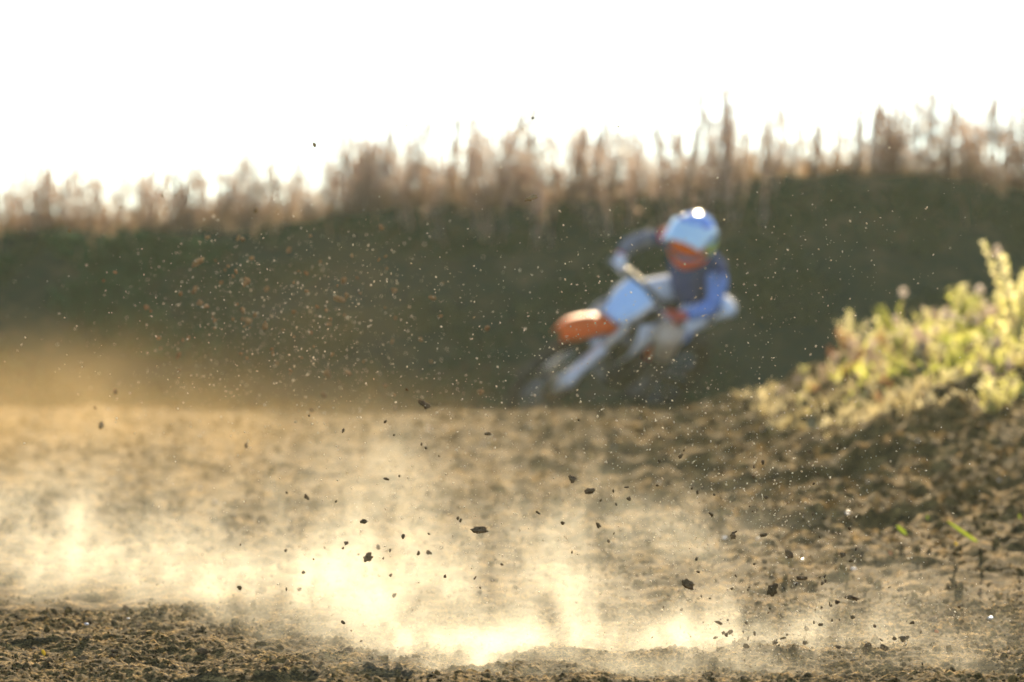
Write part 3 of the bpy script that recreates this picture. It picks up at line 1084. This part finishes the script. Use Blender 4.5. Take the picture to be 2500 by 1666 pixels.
# the rest of the weeds, past counting, as one thicket
def thicket(n):
    groups = {}
    for w in THIN:
        for part in [w] + list(w.children):
            me = part.data
            vv = np.empty(len(me.vertices) * 3, np.float32)
            me.vertices.foreach_get('co', vv)
            me.calc_loop_triangles()
            tt = np.empty(len(me.loop_triangles) * 3, np.int32)
            me.loop_triangles.foreach_get('vertices', tt)
            groups.setdefault(w, []).append((vv.reshape(-1, 3), tt.reshape(-1, 3), 0 if part is w else 1))
    acc = [[[], [], 0], [[], [], 0]]
    for k in range(n):
        y = random.uniform(40.8, 43.4)
        x = random.uniform(-6.2, 6.2)
        px = 1250 + x * FPX / y
        sc = (.5 + 1.6 * random.random() ** 1.8) * (.88 if px < 850 else 1.08)
        a = random.uniform(0, 6.28)
        rot = np.array([[math.cos(a), -math.sin(a), 0], [math.sin(a), math.cos(a), 0], [0, 0, 1]])
        base = np.array([x, y, h1(x, y) - .01])
        for vv, tt, g in groups[random.choice(THIN)]:
            A = acc[g]
            A[0].append((vv @ rot.T) * sc + base)
            A[1].append(tt + A[2])
            A[2] += len(vv)
    st = obj('weed_thicket', mesh('weed_thicket', np.concatenate(acc[0][0]), np.concatenate(acc[0][1])), M['dry'])
    tag(st, 'blurred thicket of dry brown weeds behind the bank crest', 'weeds', kind='stuff')
    lv = obj('foliage', mesh('foliage', np.concatenate(acc[1][0]), np.concatenate(acc[1][1])), M['dry_seed'], st)
    lv['kind'] = 'stuff'


thicket(1500)
for w in THIN:
    for c in list(w.children): bpy.data.objects.remove(c)
    bpy.data.objects.remove(w)

# low dry grass between the weeds
V, Fc = [], []
nb = 13000
gx = rng.uniform(-7.5, 7.5, nb)
gy = np.where(rng.random(nb) < .9, rng.uniform(40.6, 42.2, nb), rng.uniform(40.1, 44, nb))
keep = perlin(gx * 1.7, gy * 1.7, 31) > -.28
gx, gy = gx[keep], gy[keep]
nb = len(gx)
gz = H(gx, gy, 0) - .01
gh = rng.uniform(.06, .20, nb) * (1 + .6 * perlin(gx * 1.1, gy * 1.1, 32))
ga = rng.uniform(0, 6.28, nb)
gl = rng.uniform(.05, .5, nb)
gw = rng.uniform(.004, .010, nb)
bx = np.stack([gx, gy, gz], 1)
dirx = np.stack([np.cos(ga), np.sin(ga), 0 * ga], 1)
sidex = np.stack([-np.sin(ga), np.cos(ga), 0 * ga], 1)
v0 = bx - sidex * gw[:, None]
v1 = bx + sidex * gw[:, None]
md = bx + dirx * (gh * gl * .3)[:, None] + np.array([0, 0, 1]) * (gh * .6)[:, None]
v2 = md + sidex * gw[:, None] * .7
v3 = md - sidex * gw[:, None] * .7
tp = bx + dirx * (gh * gl)[:, None] + np.array([0, 0, 1]) * gh[:, None]
v = np.stack([v0, v1, v2, v3, tp], 1).reshape(-1, 3)
i5 = np.arange(nb)[:, None] * 5
f = np.concatenate([i5 + np.array([[0, 1, 2]]), i5 + np.array([[0, 2, 3]]), i5 + np.array([[3, 2, 4]])])
o = obj('dry_grass', mesh('dry_grass', v, f), M['straw'])
tag(o, 'low dry straw coloured grass along the top of the bank', 'grass', kind='stuff')

# green growth on the shaded face of the bank
def tufts(name, n, xr, yr, mat, hmin, hmax, w, label, thr=0.0, seed=50, fn=0):
    x = rng.uniform(*xr, n); y = rng.uniform(*yr, n)
    k = perlin(x * 1.3, y * 1.6, seed) > thr
    x, y = x[k], y[k]
    n = len(x)
    z = H(x, y, fn) - .005
    h = rng.uniform(hmin, hmax, n)
    a = rng.uniform(0, 6.28, n)
    l = rng.uniform(.2, 1.0, n)
    ww = rng.uniform(.5, 1, n) * w
    b = np.stack([x, y, z], 1)
    d = np.stack([np.cos(a), np.sin(a), 0 * a], 1)
    s = np.stack([-np.sin(a), np.cos(a), 0 * a], 1)
    up = np.array([0, 0, 1.0])
    m_ = b + d * (h * l * .35)[:, None] + up * (h * .6)[:, None]
    t = b + d * (h * l)[:, None] + up * (h * .8)[:, None]
    v = np.stack([b, m_ + s * ww[:, None], t, m_ - s * ww[:, None]], 1).reshape(-1, 3)
    i4 = np.arange(n)[:, None] * 4
    f = np.concatenate([i4 + np.array([[0, 1, 2]]), i4 + np.array([[0, 2, 3]])])
    o = obj(name, mesh(name, v, f), M[mat])
    tag(o, label, 'grass', kind='stuff')


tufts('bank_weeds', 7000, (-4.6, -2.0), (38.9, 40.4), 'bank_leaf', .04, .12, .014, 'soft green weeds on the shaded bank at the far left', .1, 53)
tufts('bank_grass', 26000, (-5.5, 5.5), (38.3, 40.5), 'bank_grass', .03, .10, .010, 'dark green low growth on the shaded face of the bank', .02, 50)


# ---- the plants on the mound at the right
def herb(seed, h, mat, nst=6, nl=12, lw=.02):
    r = random.Random(seed)
    st, lv = MB(), MB()
    for k in range(nst):
        d = Vector((r.uniform(-.5, .5), r.uniform(-.5, .5), 1)).normalized()
        hh = h * r.uniform(.5, 1)
        P = [Vector((0, 0, 0)), d * hh * .5, d * hh + Vector((0, 0, -.02 * hh))]
        st.tube(P, [.003, .0022, .0012], 3)
        for j in range(nl):
            t = .15 + .85 * j / nl
            a = j * 2.4 + r.uniform(-.4, .4)
            q = P[0].lerp(P[1], t * 2) if t < .5 else P[1].lerp(P[2], t * 2 - 1)
            leaf(lv, q, (math.cos(a), math.sin(a), r.uniform(-.2, 1.4)), r.uniform(.022, .052) * (1.25 - t * .6), r.uniform(.55, 1.1) * lw, .2, r.uniform(0, .6))
    root = st.build('leafy_plant', M['dry'], None, False)
    lv.build('leaves', M[mat], root, False)['kind'] = 'stuff'
    return root


HERB = [herb(200, .20, 'leaf', 10, 17, .026), herb(201, .14, 'leaf', 13, 13, .03), herb(202, .17, 'leaf_red', 8, 13, .02), herb(203, .26, 'leaf', 8, 20, .024), herb(204, .13, 'seed_pale', 14, 11, .018)]
hused = [False] * len(HERB)


def put_herb(k, x, y, sc, label, group='plants on the mound at the right'):
    o = HERB[k] if not hused[k] else copy_tree(HERB[k])
    hused[k] = True
    o.location = (x, y, h1(x, y) - .01)
    o.scale = (sc, sc, sc)
    o.rotation_euler = (random.uniform(-.15, .15), random.uniform(-.15, .15), random.uniform(0, 6.28))
    tag(o, label, 'plant', group)


HL = ['leafy yellow green plant glowing in backlight on the mound', 'low spreading green plant on the mound', 'russet leaved plant among the green ones on the mound', 'taller leafy green plant on the mound', 'low straw coloured plant on the mound']
for k in range(150):
    x = 1.5 + 1.9 * random.random() ** .8
    y = random.uniform(29.0, 33.3) if x > 1.9 else random.uniform(30.0, 33.3)
    if x > 2.2 and random.random() < .3: y = random.uniform(27.6, 29.4)
    kk = random.choice([0, 0, 1, 1, 2, 3, 3, 4, 4, 4]) if x > 1.95 else random.choice([4, 4, 1, 2])
    put_herb(kk, x, y, random.uniform(.5, 1.25) * (.6 if x < 1.9 else 1), HL[kk])
tl = herb(230, .66, 'leaf', 12, 34, .06)
p = at(2488, 800, 30.6)
tl.location = (p.x, 30.6, h1(p.x, 30.6) - .01)
tag(tl, 'tall bright yellow green leafy plant at the right edge', 'plant')
tl2 = herb(231, .40, 'leaf', 6, 16, .03)
tl2.location = (p.x + .03, 30.2, h1(p.x + .03, 30.2) - .01)
tag(tl2, 'shorter yellow green plant below the tall one at the right edge', 'plant')
tufts('mound_growth', 5200, (1.75, 3.6), (29.0, 33.6), 'leaf', .03, .10, .010, 'low yellow green growth covering the mound at the right', .08, 71, 1)
tufts('mound_straw', 5200, (1.35, 3.6), (28.0, 33.8), 'mound_straw', .03, .12, .006, 'pale dry straw scattered among the growth on the mound', .10, 72, 1)

# stalks with pale fluffy heads
heads = [(2434, 612, 'bright elongated'), (2392, 706, 'rosy'), (2312, 760, 'double'), (2373, 766, 'white'), (2425, 760, 'greyish white'), (2205, 712, 'tan'), (2188, 780, 'lower tan'), (2180, 824, 'dim brown'), (2240, 815, 'small tan'), (2286, 803, 'brownish'), (2127, 856, 'low tan'), (2082, 862, 'dim leftmost')]
for k in range(16):
    px = random.uniform(2000, 2490)
    heads.append((px, 985 - (px - 1850) * .33 - random.uniform(25, 75), 'small pale'))
for k, (px, py, wd) in enumerate(heads):
    d = 30.6 + (k % 4) * .35
    q = at(px, py, d)
    zb = h1(q.x, d)
    st, hd = MB(), MB()
    hh = q.z - zb
    st.tube([(0, 0, -.01), (.006, 0, hh * .5), (0, 0, hh)], [.0022, .0018, .0012], 4)
    root = st.build('seed_stalk', M['dry'], None, False)
    r = random.Random(k)
    for j in range(46):
        a, b = r.uniform(0, 6.28), r.uniform(-1, 1)
        c_ = math.sqrt(1 - b * b)
        el = 1.9 if k == 0 else 1.25
        dv = Vector((math.cos(a) * c_, math.sin(a) * c_, b * el))
        leaf(hd, Vector((0, 0, hh)) + dv * .010, dv, .020, .014)
    hd.build('seed_head', M['seed_pale'], root, False)['kind'] = 'stuff'
    root.location = (q.x, d, zb)
    tag(root, wd + ' round seed head on a thin stalk above the mound plants', 'stalk', 'seed heads above the mound')

# ------------------------------------------------------------------ small things lying on the track
def strip(name, px, py, d, length, width, ang, mat, label, cat, z=.012):
    """a cut blade or leaf lying on the ground, curled a little"""
    q = at(px, py, d)
    for dd in np.arange(16.6, d + 3, .04):                # rest it on the first ground along that sight line
        if at(px, py + 14, dd).z < h1(at(px, py + 14, dd).x, dd) + .004:
            q = at(px, py, dd - .03)
            break
    m_ = MB()
    rows = []
    for i in range(9):
        t = i / 8 - .5
        w = width * (1 - (abs(t) * 2) ** 3 * .8) / 2
        rows.append([(t * length, -w, .0), (t * length, 0, -.12 * width), (t * length, w, 0)])
    m_.sheet(rows, .0008)
    o = m_.build(name, M[mat], None)
    o.location = q
    o.rotation_euler = ang
    tag(o, label, cat)
    return o


strip('grass_blade', 2360, 1306, 21.4, .185, .017, (R(60), R(35), R(6)), 'blade', 'long bright green grass blade lying aslant on the right of the track', 'grass blade')
strip('grass_blade', 2202, 1295, 21.6, .055, .016, (R(70), R(42), 0), 'blade', 'short green leaf blade left of the long blade', 'grass blade')
strip('grass_blade', 2340, 1333, 21.4, .042, .015, (R(70), R(42), 0), 'leaf_yellow', 'small yellow blade just below the long green blade', 'grass blade')
strip('fallen_leaf', 105, 1594, 17.75, .021, .016, (R(60), R(60), .4), 'leaf_yellow', 'yellow leaf lying on the clods at the lower left', 'leaf')
strip('fallen_leaf', 2175, 1352, 20.6, .018, .016, (R(60), R(30), .4), 'leaf_red', 'small orange leaf below the short green blade', 'leaf')
strip('fallen_leaf', 2288, 1543, 18.2, .016, .013, (R(60), R(10), .4), 'leaf_red', 'orange leaf on the soil at the lower right', 'leaf')
strip('fallen_leaf', 2265, 1264, 22.4, .018, .014, (R(60), R(70), .4), 'blade', 'tiny green leaf between the blades at the right', 'leaf')
strip('fallen_leaf', 2490, 1262, 22.4, .020, .015, (R(60), R(80), .4), 'blade', 'green leaf on the soil at the right edge', 'leaf')

# pale quartz pebbles that glint in the low sun
glints = [(1045, 1048), (1085, 1050), (1245, 1050), (1180, 1085), (1863, 1057), (1720, 1120), (2120, 1185), (2070, 1255), (2082, 1246), (1770, 1318), (1850, 1318), (2022, 968), (2100, 972), (1920, 968), (2330, 1090), (1960, 1372), (1943, 1428), (1625, 1395), (525, 1230), (490, 1200), (650, 985), (2085, 1393), (2420, 1515), (2224, 1540), (210, 1527), (313, 1515), (1320, 1170), (1290, 1045), (1610, 1210), (2000, 1090), (2240, 1080), (1500, 1100), (1390, 1085), (2440, 1180), (745, 1745)]
q_v, q_f = lump(77, 2, .25, (1, .8, .6), .1)
q_v[:, 2] = np.minimum(q_v[:, 2], .30)          # top flattened on purpose, to throw the sun back as a glint
QM = mesh('quartz_pebble', q_v, q_f, False)
QM.materials.append(M['quartz'])
for k, (px, py) in enumerate(glints):
    if k % 3 == 2: continue
    # march along the view ray to the ground
    lo, pt = None, None
    for d in np.arange(16.5, 35, .05):
        q = at(px, py, d)
        if q.z < h1(q.x, d) + .004:
            pt = q
            break
    if pt is None: continue
    s = random.uniform(.005, .010)
    o = obj('quartz_pebble', QM)
    o.location = (pt.x, pt.y, h1(pt.x, pt.y) + s * .5)
    o.scale = (s, s, s)
    o.rotation_euler = (random.uniform(.0, .22), random.uniform(.0, .24), random.uniform(-.3, .3))
    tag(o, 'small pale pebble glinting on the sunlit soil', 'pebble', 'pale pebbles glinting on the ground')

# ------------------------------------------------------------------ flying dirt
FLY = []
for i in range(14):
    el = (1, random.uniform(.55, 1), random.uniform(.5, 1))
    v, f = lump(300 + i, 3 if i < 8 else 2, .5, el, .45)
    me = mesh('flying_clod', v, f, False)
    FLY.append(me)
FLY_LIT = []
for me in FLY:
    c = me.copy()
    c.materials.append(M['clod_sunlit'])
    FLY_LIT.append(c)
    me.materials.append(M['clod'])
G_FLY = 'clods of dirt flying through the air'
K = 1.0625                                     # from the reduced view to photograph pixels
big = [  # x, y, size in px, stretch, tilt, depth, label
    (1224, 272, 8, 1.3, .6, 17.4, 'tiny dark crumb of dirt alone against the white sky'),
    (1221, 456, 26, 2.0, .2, 18.6, 'sunlit hollow flake of dirt high left of the rider'),
    (780, 687, 32, 1.3, -.2, 20.4, 'large sunlit tan clod flying before the dark bank left of centre'),
    (460, 696, 20, 1.0, .2, 20.6, 'sunlit orange tan clod flying before the bank at the left'),
    (906, 668, 19, .8, .2, 20.6, 'sunlit tan clod right of the large tan clod before the bank'),
    (455, 602, 34, 1.2, .5, 20.8, 'sunlit clump of dirt highest in the left spray'),
    (336, 707, 16, .8, .1, 21.0, 'brown clod at the left of the spray'),
    (973, 929, 30, 1.5, -.5, 18.7, 'dark brown clod in the middle just above the dusty ground'),
    (1100, 1218, 36, 1.9, .1, 17.7, 'wide dark clod flying above the dust in the middle'),
    (846, 1282, 28, 1.0, .4, 18.3, 'triangular brown clod flying above the bright dust'),
    (788, 1431, 15, .9, -.6, 17.5, 'small sharp dark clod in front of the bright dust'),
    (836, 1199, 19, 1.4, 0, 18.3, 'brown clod above the triangular one'),
    (795, 1249, 15, .8, .2, 18.4, 'small brown clod left of the triangular one'),
    (888, 1101, 15, 1.2, -.3, 18.2, 'dark clod high above the dust left of centre'),
    (1315, 1102, 24, .6, .4, 17.6, 'narrow upright dark clod right of centre'),
    (1355, 1130, 28, 1.2, .3, 17.6, 'ragged dark clod beside the narrow upright one'),
    (1580, 1342, 36, 1.3, -.4, 17.5, 'speckled dark clod at the left of the right hand spray'),
    (1776, 1357, 36, .62, -.15, 17.6, 'tall dark clod in the right hand spray'),
    (1843, 1329, 28, 1.35, 0, 17.6, 'dark clod right of the tall one'),
    (1814, 1274, 28, .7, .6, 17.7, 'pointed dark clod highest of the right hand spray'),
    (1937, 1276, 19, .8, .1, 17.6, 'small brown clod at the upper right of the spray'),
    (1959, 1375, 30, 1.7, -.2, 17.5, 'long dark clod right in the spray'),
    (1924, 1385, 15, .9, .2, 17.5, 'small dark clod left of the long one'),
    (1886, 1437, 14, 1.0, .2, 17.4, 'round dark clod under the spray at the right'),
    (1959, 1419, 14, .8, .5, 17.4, 'upright brown clod under the long dark one'),
    (1993, 1490, 28, 1.1, .5, 17.4, 'speckled brown clod low at the right, left one of a pair'),
    (2033, 1489, 28, .9, -.4, 17.4, 'speckled brown clod low at the right, right one of a pair'),
    (1830, 1498, 18, .6, .1, 17.4, 'upright oval dark clod low at the right'),
    (2078, 1468, 25, 1.5, .3, 17.5, 'dark clod rightmost of the low spray'),
    (1652, 1432, 19, 1.4, -.4, 17.5, 'flat brown clod above the bright dust at the right'),
    (1567, 1551, 24, .7, 0, 17.4, 'jagged dark clod low in the bright dust'),
    (1549, 1522, 13, 1.0, .3, 17.5, 'round olive clod above the jagged one'),
    (1850, 1478, 15, 1.1, .4, 17.4, 'brown clod right above the oval one'),
    (1782, 1477, 17, .9, .2, 17.4, 'brown clod left of the oval one'),
    (1801, 1467, 13, 1.3, .3, 17.4, 'small dark clod above the oval one'),
    (1908, 1525, 25, 1.2, .3, 17.4, 'crumbly brown clod below the pair at the right'),
    (2006, 1556, 24, 1.8, .5, 17.3, 'long dark clod lowest at the right'),
    (1930, 1563, 30, 1.3, .2, 17.3, 'brown crumbly clump at the bottom edge'),
    (2198, 1532, 16, 1.2, .2, 17.5, 'dark clod low at the far right of the dust'),
    (1330, 966, 9, .8, .1, 18.0, 'small dark clod above the sunlit ground below the bike'),
    (1120, 997, 16, 1.8, .1, 18.6, 'thin curved dark clod above the ground in the middle'),
    (1685, 1232, 20, .7, .4, 17.7, 'pale rimmed clod in the dark rut'),
    (1755, 1230, 20, 1.2, .2, 17.8, 'brown clod in the dark rut right of the pale rimmed one'),
]
for k, (x, y, s, st, tl_, d, lab) in enumerate(big):
    q = at(x * K, y * K, d)
    r_ = s * K * d / FPX / 2 * .72
    pale = y < 800 and x < 1300 and y > 300  # these take the clod colour with the sunlit rim painted in
    o = obj('flying_clod', (FLY_LIT if pale else FLY)[k % 8])
    o.location = q
    a = math.sqrt(st)
    o.scale = (r_ * a, r_, r_ / a)
    o.rotation_euler = (random.uniform(-.3, .3), -tl_, 0)
    tag(o, lab, 'clod', G_FLY)


def spray(n, cx, cyy, sx, sy, dm, ds, smin, smax, pale, lab):
    for k in range(n):
        px, py = random.gauss(cx, sx), random.gauss(cyy, sy)
        d = max(16.6, random.gauss(dm, ds))
        q = at(px, py, d)
        if q.z < h1(q.x, d) + .02: continue
        s = smin + (smax - smin) * random.random() ** 2.4
        r_ = s * d / FPX / 2
        o = obj('flying_clod', (FLY_LIT if pale else FLY)[8 + k % 6])
        o.location = q
        a = random.uniform(.8, 1.35)
        o.scale = (r_ * a, r_, r_ / a)
        o.rotation_euler = (random.uniform(0, 6.28), random.uniform(0, 6.28), random.uniform(0, 6.28))
        tag(o, lab, 'clod', G_FLY)


spray(105, 640, 760, 220, 135, 20.9, .8, 6, 18, True, 'small sunlit tan crumb of the blurred spray before the dark bank')
spray(40, 900, 1310, 170, 140, 18.3, .5, 6, 13, False, 'small dark crumb above the bright dust left of centre')
spray(80, 1960, 1530, 190, 75, 17.5, .25, 6, 15, False, 'small dark crumb of the sharp spray at the lower right')
spray(42, 1700, 1290, 220, 110, 17.7, .3, 6, 13, False, 'small dark crumb over the shaded ruts right of centre')

# specks too small to count
sp = []
for (n, cx, cyy, sx, sy, dm, ds) in ((2200, 1750, 1280, 260, 170, 17.8, .7), (1500, 1950, 1560, 220, 90, 17.5, .35), (1900, 1350, 900, 430, 230, 18.8, 1.3), (2200, 650, 820, 240, 170, 20.6, 1.4), (900, 1000, 1300, 260, 160, 18.2, .6), (500, 1850, 700, 330, 200, 18.0, 1.0)):
    px, py, d = rng.normal(cx, sx, n), rng.normal(cyy, sy, n), np.maximum(16.4, rng.normal(dm, ds, n))
    s = (1.4 + 4.6 * rng.random(n) ** 3.4) * d / FPX / 2
    sp.append(np.stack([(px - 1250) * d / FPX, d, CAM_Z + (HORIZON - py) * d / FPX, s], 1))
sp = np.concatenate(sp)
sp = sp[sp[:, 2] > H(sp[:, 0], sp[:, 1]) + .01]
o = obj('dust_specks', scatter_mesh('dust_specks', sp[:, :3], sp[:, 3], [(OCT_V * np.array([1, .6, 1.4]), OCT_F)]), M['speck'])
tag(o, 'fine specks of dirt hanging in the air', 'dust', kind='stuff')

# ------------------------------------------------------------------ dust cloud and hazy air
def cube_mesh(name, lo, hi):
    v = [(x, y, z) for z in (lo[2], hi[2]) for y in (lo[1], hi[1]) for x in (lo[0], hi[0])]
    return mesh(name, v, [(0, 2, 3, 1), (4, 5, 7, 6), (0, 1, 5, 4), (1, 3, 7, 5), (3, 2, 6, 7), (2, 0, 4, 6)])


def dust(name, lo_, hi_, res, puffs, color, g, nscale, lo, hi, gain, step, label):
    """a closed box filled with a soft density grid: a sum of puffs broken up by noise"""
    nt = bpy.data.node_groups.new(name, 'GeometryNodeTree')
    nt.interface.new_socket('Geometry', in_out='OUTPUT', socket_type='NodeSocketGeometry')
    out = nt.nodes.new('NodeGroupOutput')
    pos = nt.nodes.new('GeometryNodeInputPosition').outputs[0]
    acc = None
    for (x, y, z, sx, sy, sz, amp) in puffs:
        a = nd(nt, 'ShaderNodeVectorMath', operation='SUBTRACT')
        a.inputs[1].default_value = (x, y, z)
        nt.links.new(pos, a.inputs[0])
        b = nd(nt, 'ShaderNodeVectorMath', operation='DIVIDE')
        b.inputs[1].default_value = (sx, sy, sz)
        nt.links.new(a.outputs[0], b.inputs[0])
        c = nd(nt, 'ShaderNodeVectorMath', operation='DOT_PRODUCT')
        nt.links.new(b.outputs[0], c.inputs[0])
        nt.links.new(b.outputs[0], c.inputs[1])
        e = nd(nt, 'ShaderNodeMath', operation='MULTIPLY')
        e.inputs[1].default_value = -1.0
        nt.links.new(c.outputs['Value'], e.inputs[0])
        x_ = nd(nt, 'ShaderNodeMath', operation='EXPONENT')
        nt.links.new(e.outputs[0], x_.inputs[0])
        ma = nd(nt, 'ShaderNodeMath', operation='MULTIPLY_ADD')
        ma.inputs[1].default_value = amp
        ma.inputs[2].default_value = 0.0
        nt.links.new(x_.outputs[0], ma.inputs[0])
        if acc is not None: nt.links.new(acc, ma.inputs[2])
        acc = ma.outputs[0]
    sc = nd(nt, 'ShaderNodeVectorMath', operation='MULTIPLY')
    sc.inputs[1].default_value = (1.0, .6, .6)
    nt.links.new(pos, sc.inputs[0])
    n1 = nd(nt, 'ShaderNodeTexNoise', Scale=nscale, Detail=5.0, Roughness=0.62, Distortion=1.2)
    nt.links.new(sc.outputs[0], n1.inputs['Vector'])
    mr = nd(nt, 'ShaderNodeMapRange')
    mr.inputs['From Min'].default_value = lo
    mr.inputs['From Max'].default_value = hi
    mr.interpolation_type = 'SMOOTHSTEP'
    nt.links.new(n1.outputs[0], mr.inputs['Value'])
    n2 = nd(nt, 'ShaderNodeTexNoise', Scale=nscale * 3.1, Detail=3.0, Roughness=0.6, Distortion=1.6)
    nt.links.new(sc.outputs[0], n2.inputs['Vector'])
    m2 = nd(nt, 'ShaderNodeMapRange')
    m2.inputs['From Min'].default_value = .30
    m2.inputs['From Max'].default_value = .72
    m2.inputs['To Min'].default_value = .03
    m2.inputs['To Max'].default_value = 1.7
    nt.links.new(n2.outputs[0], m2.inputs['Value'])
    m3 = nd(nt, 'ShaderNodeMath', operation='MULTIPLY')
    nt.links.new(m2.outputs[0], m3.inputs[0])
    nt.links.new(mr.outputs[0], m3.inputs[1])
    mu = nd(nt, 'ShaderNodeMath', operation='MULTIPLY')
    nt.links.new(acc, mu.inputs[0])
    nt.links.new(m3.outputs[0], mu.inputs[1])
    ml = nd(nt, 'ShaderNodeMath', operation='MULTIPLY_ADD')
    ml.inputs[1].default_value = gain
    ml.inputs[2].default_value = -0.004
    nt.links.new(mu.outputs[0], ml.inputs[0])
    mx = nd(nt, 'ShaderNodeMath', operation='MAXIMUM')
    mx.inputs[1].default_value = 0.0
    nt.links.new(ml.outputs[0], mx.inputs[0])
    vc = nt.nodes.new('GeometryNodeVolumeCube')
    vc.inputs['Min'].default_value = lo_
    vc.inputs['Max'].default_value = hi_
    for ax_, r_ in zip('XYZ', res):
        vc.inputs['Resolution ' + ax_].default_value = r_
    nt.links.new(mx.outputs[0], vc.inputs['Density'])
    m, mt, mout = new_mat(name)
    pv = nd(mt, 'ShaderNodeVolumePrincipled')
    pv.inputs['Color'].default_value = (*color, 1)
    pv.inputs['Density'].default_value = 1.0
    pv.inputs['Anisotropy'].default_value = g
    mt.links.new(pv.outputs[0], mout.inputs['Volume'])
    m.cycles.volume_step_rate = step
    sm = nt.nodes.new('GeometryNodeSetMaterial')
    sm.inputs['Material'].default_value = m
    nt.links.new(vc.outputs[0], sm.inputs['Geometry'])
    nt.links.new(sm.outputs[0], out.inputs[0])
    o = obj(name, cube_mesh(name, lo_, hi_), m)
    md_ = o.modifiers.new('density', 'NODES')
    md_.node_group = nt
    tag(o, label, 'dust', kind='stuff')
    return o


DUST_C = (.98, .94, .79)
puffs = []


def puff(px, py, d, rx, ry, rz, amp):
    q = at(px, py, d)
    s = d / FPX
    puffs.append((q.x, d, q.z, rx * s, ry, rz * s, amp))


puff(100, 1330, 20.6, 260, .55, 85, 1.1)      # bright bank of dust at the left
puff(400, 1400, 20.2, 340, .5, 75, 1.6)
puff(720, 1440, 19.4, 260, .5, 110, 1.5)
puff(890, 1310, 19.2, 140, .45, 190, 1.0)     # rising column left of centre
puff(930, 1540, 18.3, 230, .4, 85, 1.7)
puff(1060, 1420, 18.7, 200, .45, 120, 1.6)
puff(1270, 1590, 17.75, 260, .35, 70, 2.8)
puff(1420, 1430, 18.2, 130, .35, 150, 1.6)    # second column
puff(1560, 1560, 17.7, 240, .3, 75, 2.2)
puff(1950, 1560, 18.0, 380, .3, 100, 2.0)
puff(1330, 1640, 17.25, 400, .3, 75, 2.2)
puff(2000, 1640, 17.35, 280, .25, 55, 1.3)
puff(1380, 1640, 16.95, 420, .22, 70, 1.5)
puff(2150, 1625, 17.2, 320, .3, 55, .7)
puff(60, 1260, 21.0, 300, .55, 140, .45)
puff(2130, 1480, 18.2, 130, .3, 110, .5)
puff(1650, 1330, 18.4, 260, .4, 110, .5)
puff(650, 1280, 21.0, 700, .6, 150, .16)    # wide thin veil behind the columns
puff(1250, 1260, 20.6, 480, .6, 170, .18)
puff(1000, 1150, 21.2, 420, .5, 130, .16)
puff(250, 1180, 21.2, 420, .5, 160, .14)
dust('dust_cloud', (-2.6, 16.5, -.45), (2.0, 21.9, .55), (190, 150, 70), puffs, DUST_C, .45, 4.0, .39, .65, .56, 3.4, 'bright cream dust thrown up over the foreground track')
puffs = []
puff(50, 1200, 27.0, 480, 2.6, 170, .21)
puff(700, 1200, 25.5, 460, 2.2, 120, .10)
puff(1300, 1190, 25.0, 420, 2.0, 80, .05)
puff(30, 980, 30.0, 460, 2.4, 150, .26)
puff(750, 1020, 30.0, 460, 2.4, 85, .11)
puff(820, 760, 31.5, 430, 1.8, 220, .05)
dust('drifting_dust', (-4.6, 22.0, -.35), (3.4, 34.0, 1.45), (70, 80, 34), puffs, (.86, .62, .30), .35, 1.1, .28, .72, .42, 3.0, 'thin brown dust drifting over the ground behind the bright cloud')
m, nt, out = new_mat('haze')
pv = nd(nt, 'ShaderNodeVolumePrincipled')
pv.inputs['Color'].default_value = (.88, .95, .66, 1)  # green tint stands in for greenish shadows and an olive veil
pv.inputs['Density'].default_value = 0.00037
pv.inputs['Anisotropy'].default_value = 0.5
nt.links.new(pv.outputs[0], out.inputs['Volume'])
o = obj('haze', cube_mesh('haze', (-85, -65, -2.2), (85, 125, 4.0)), m)
tag(o, 'pale green tinted dusty air over the whole track', 'haze', kind='stuff')
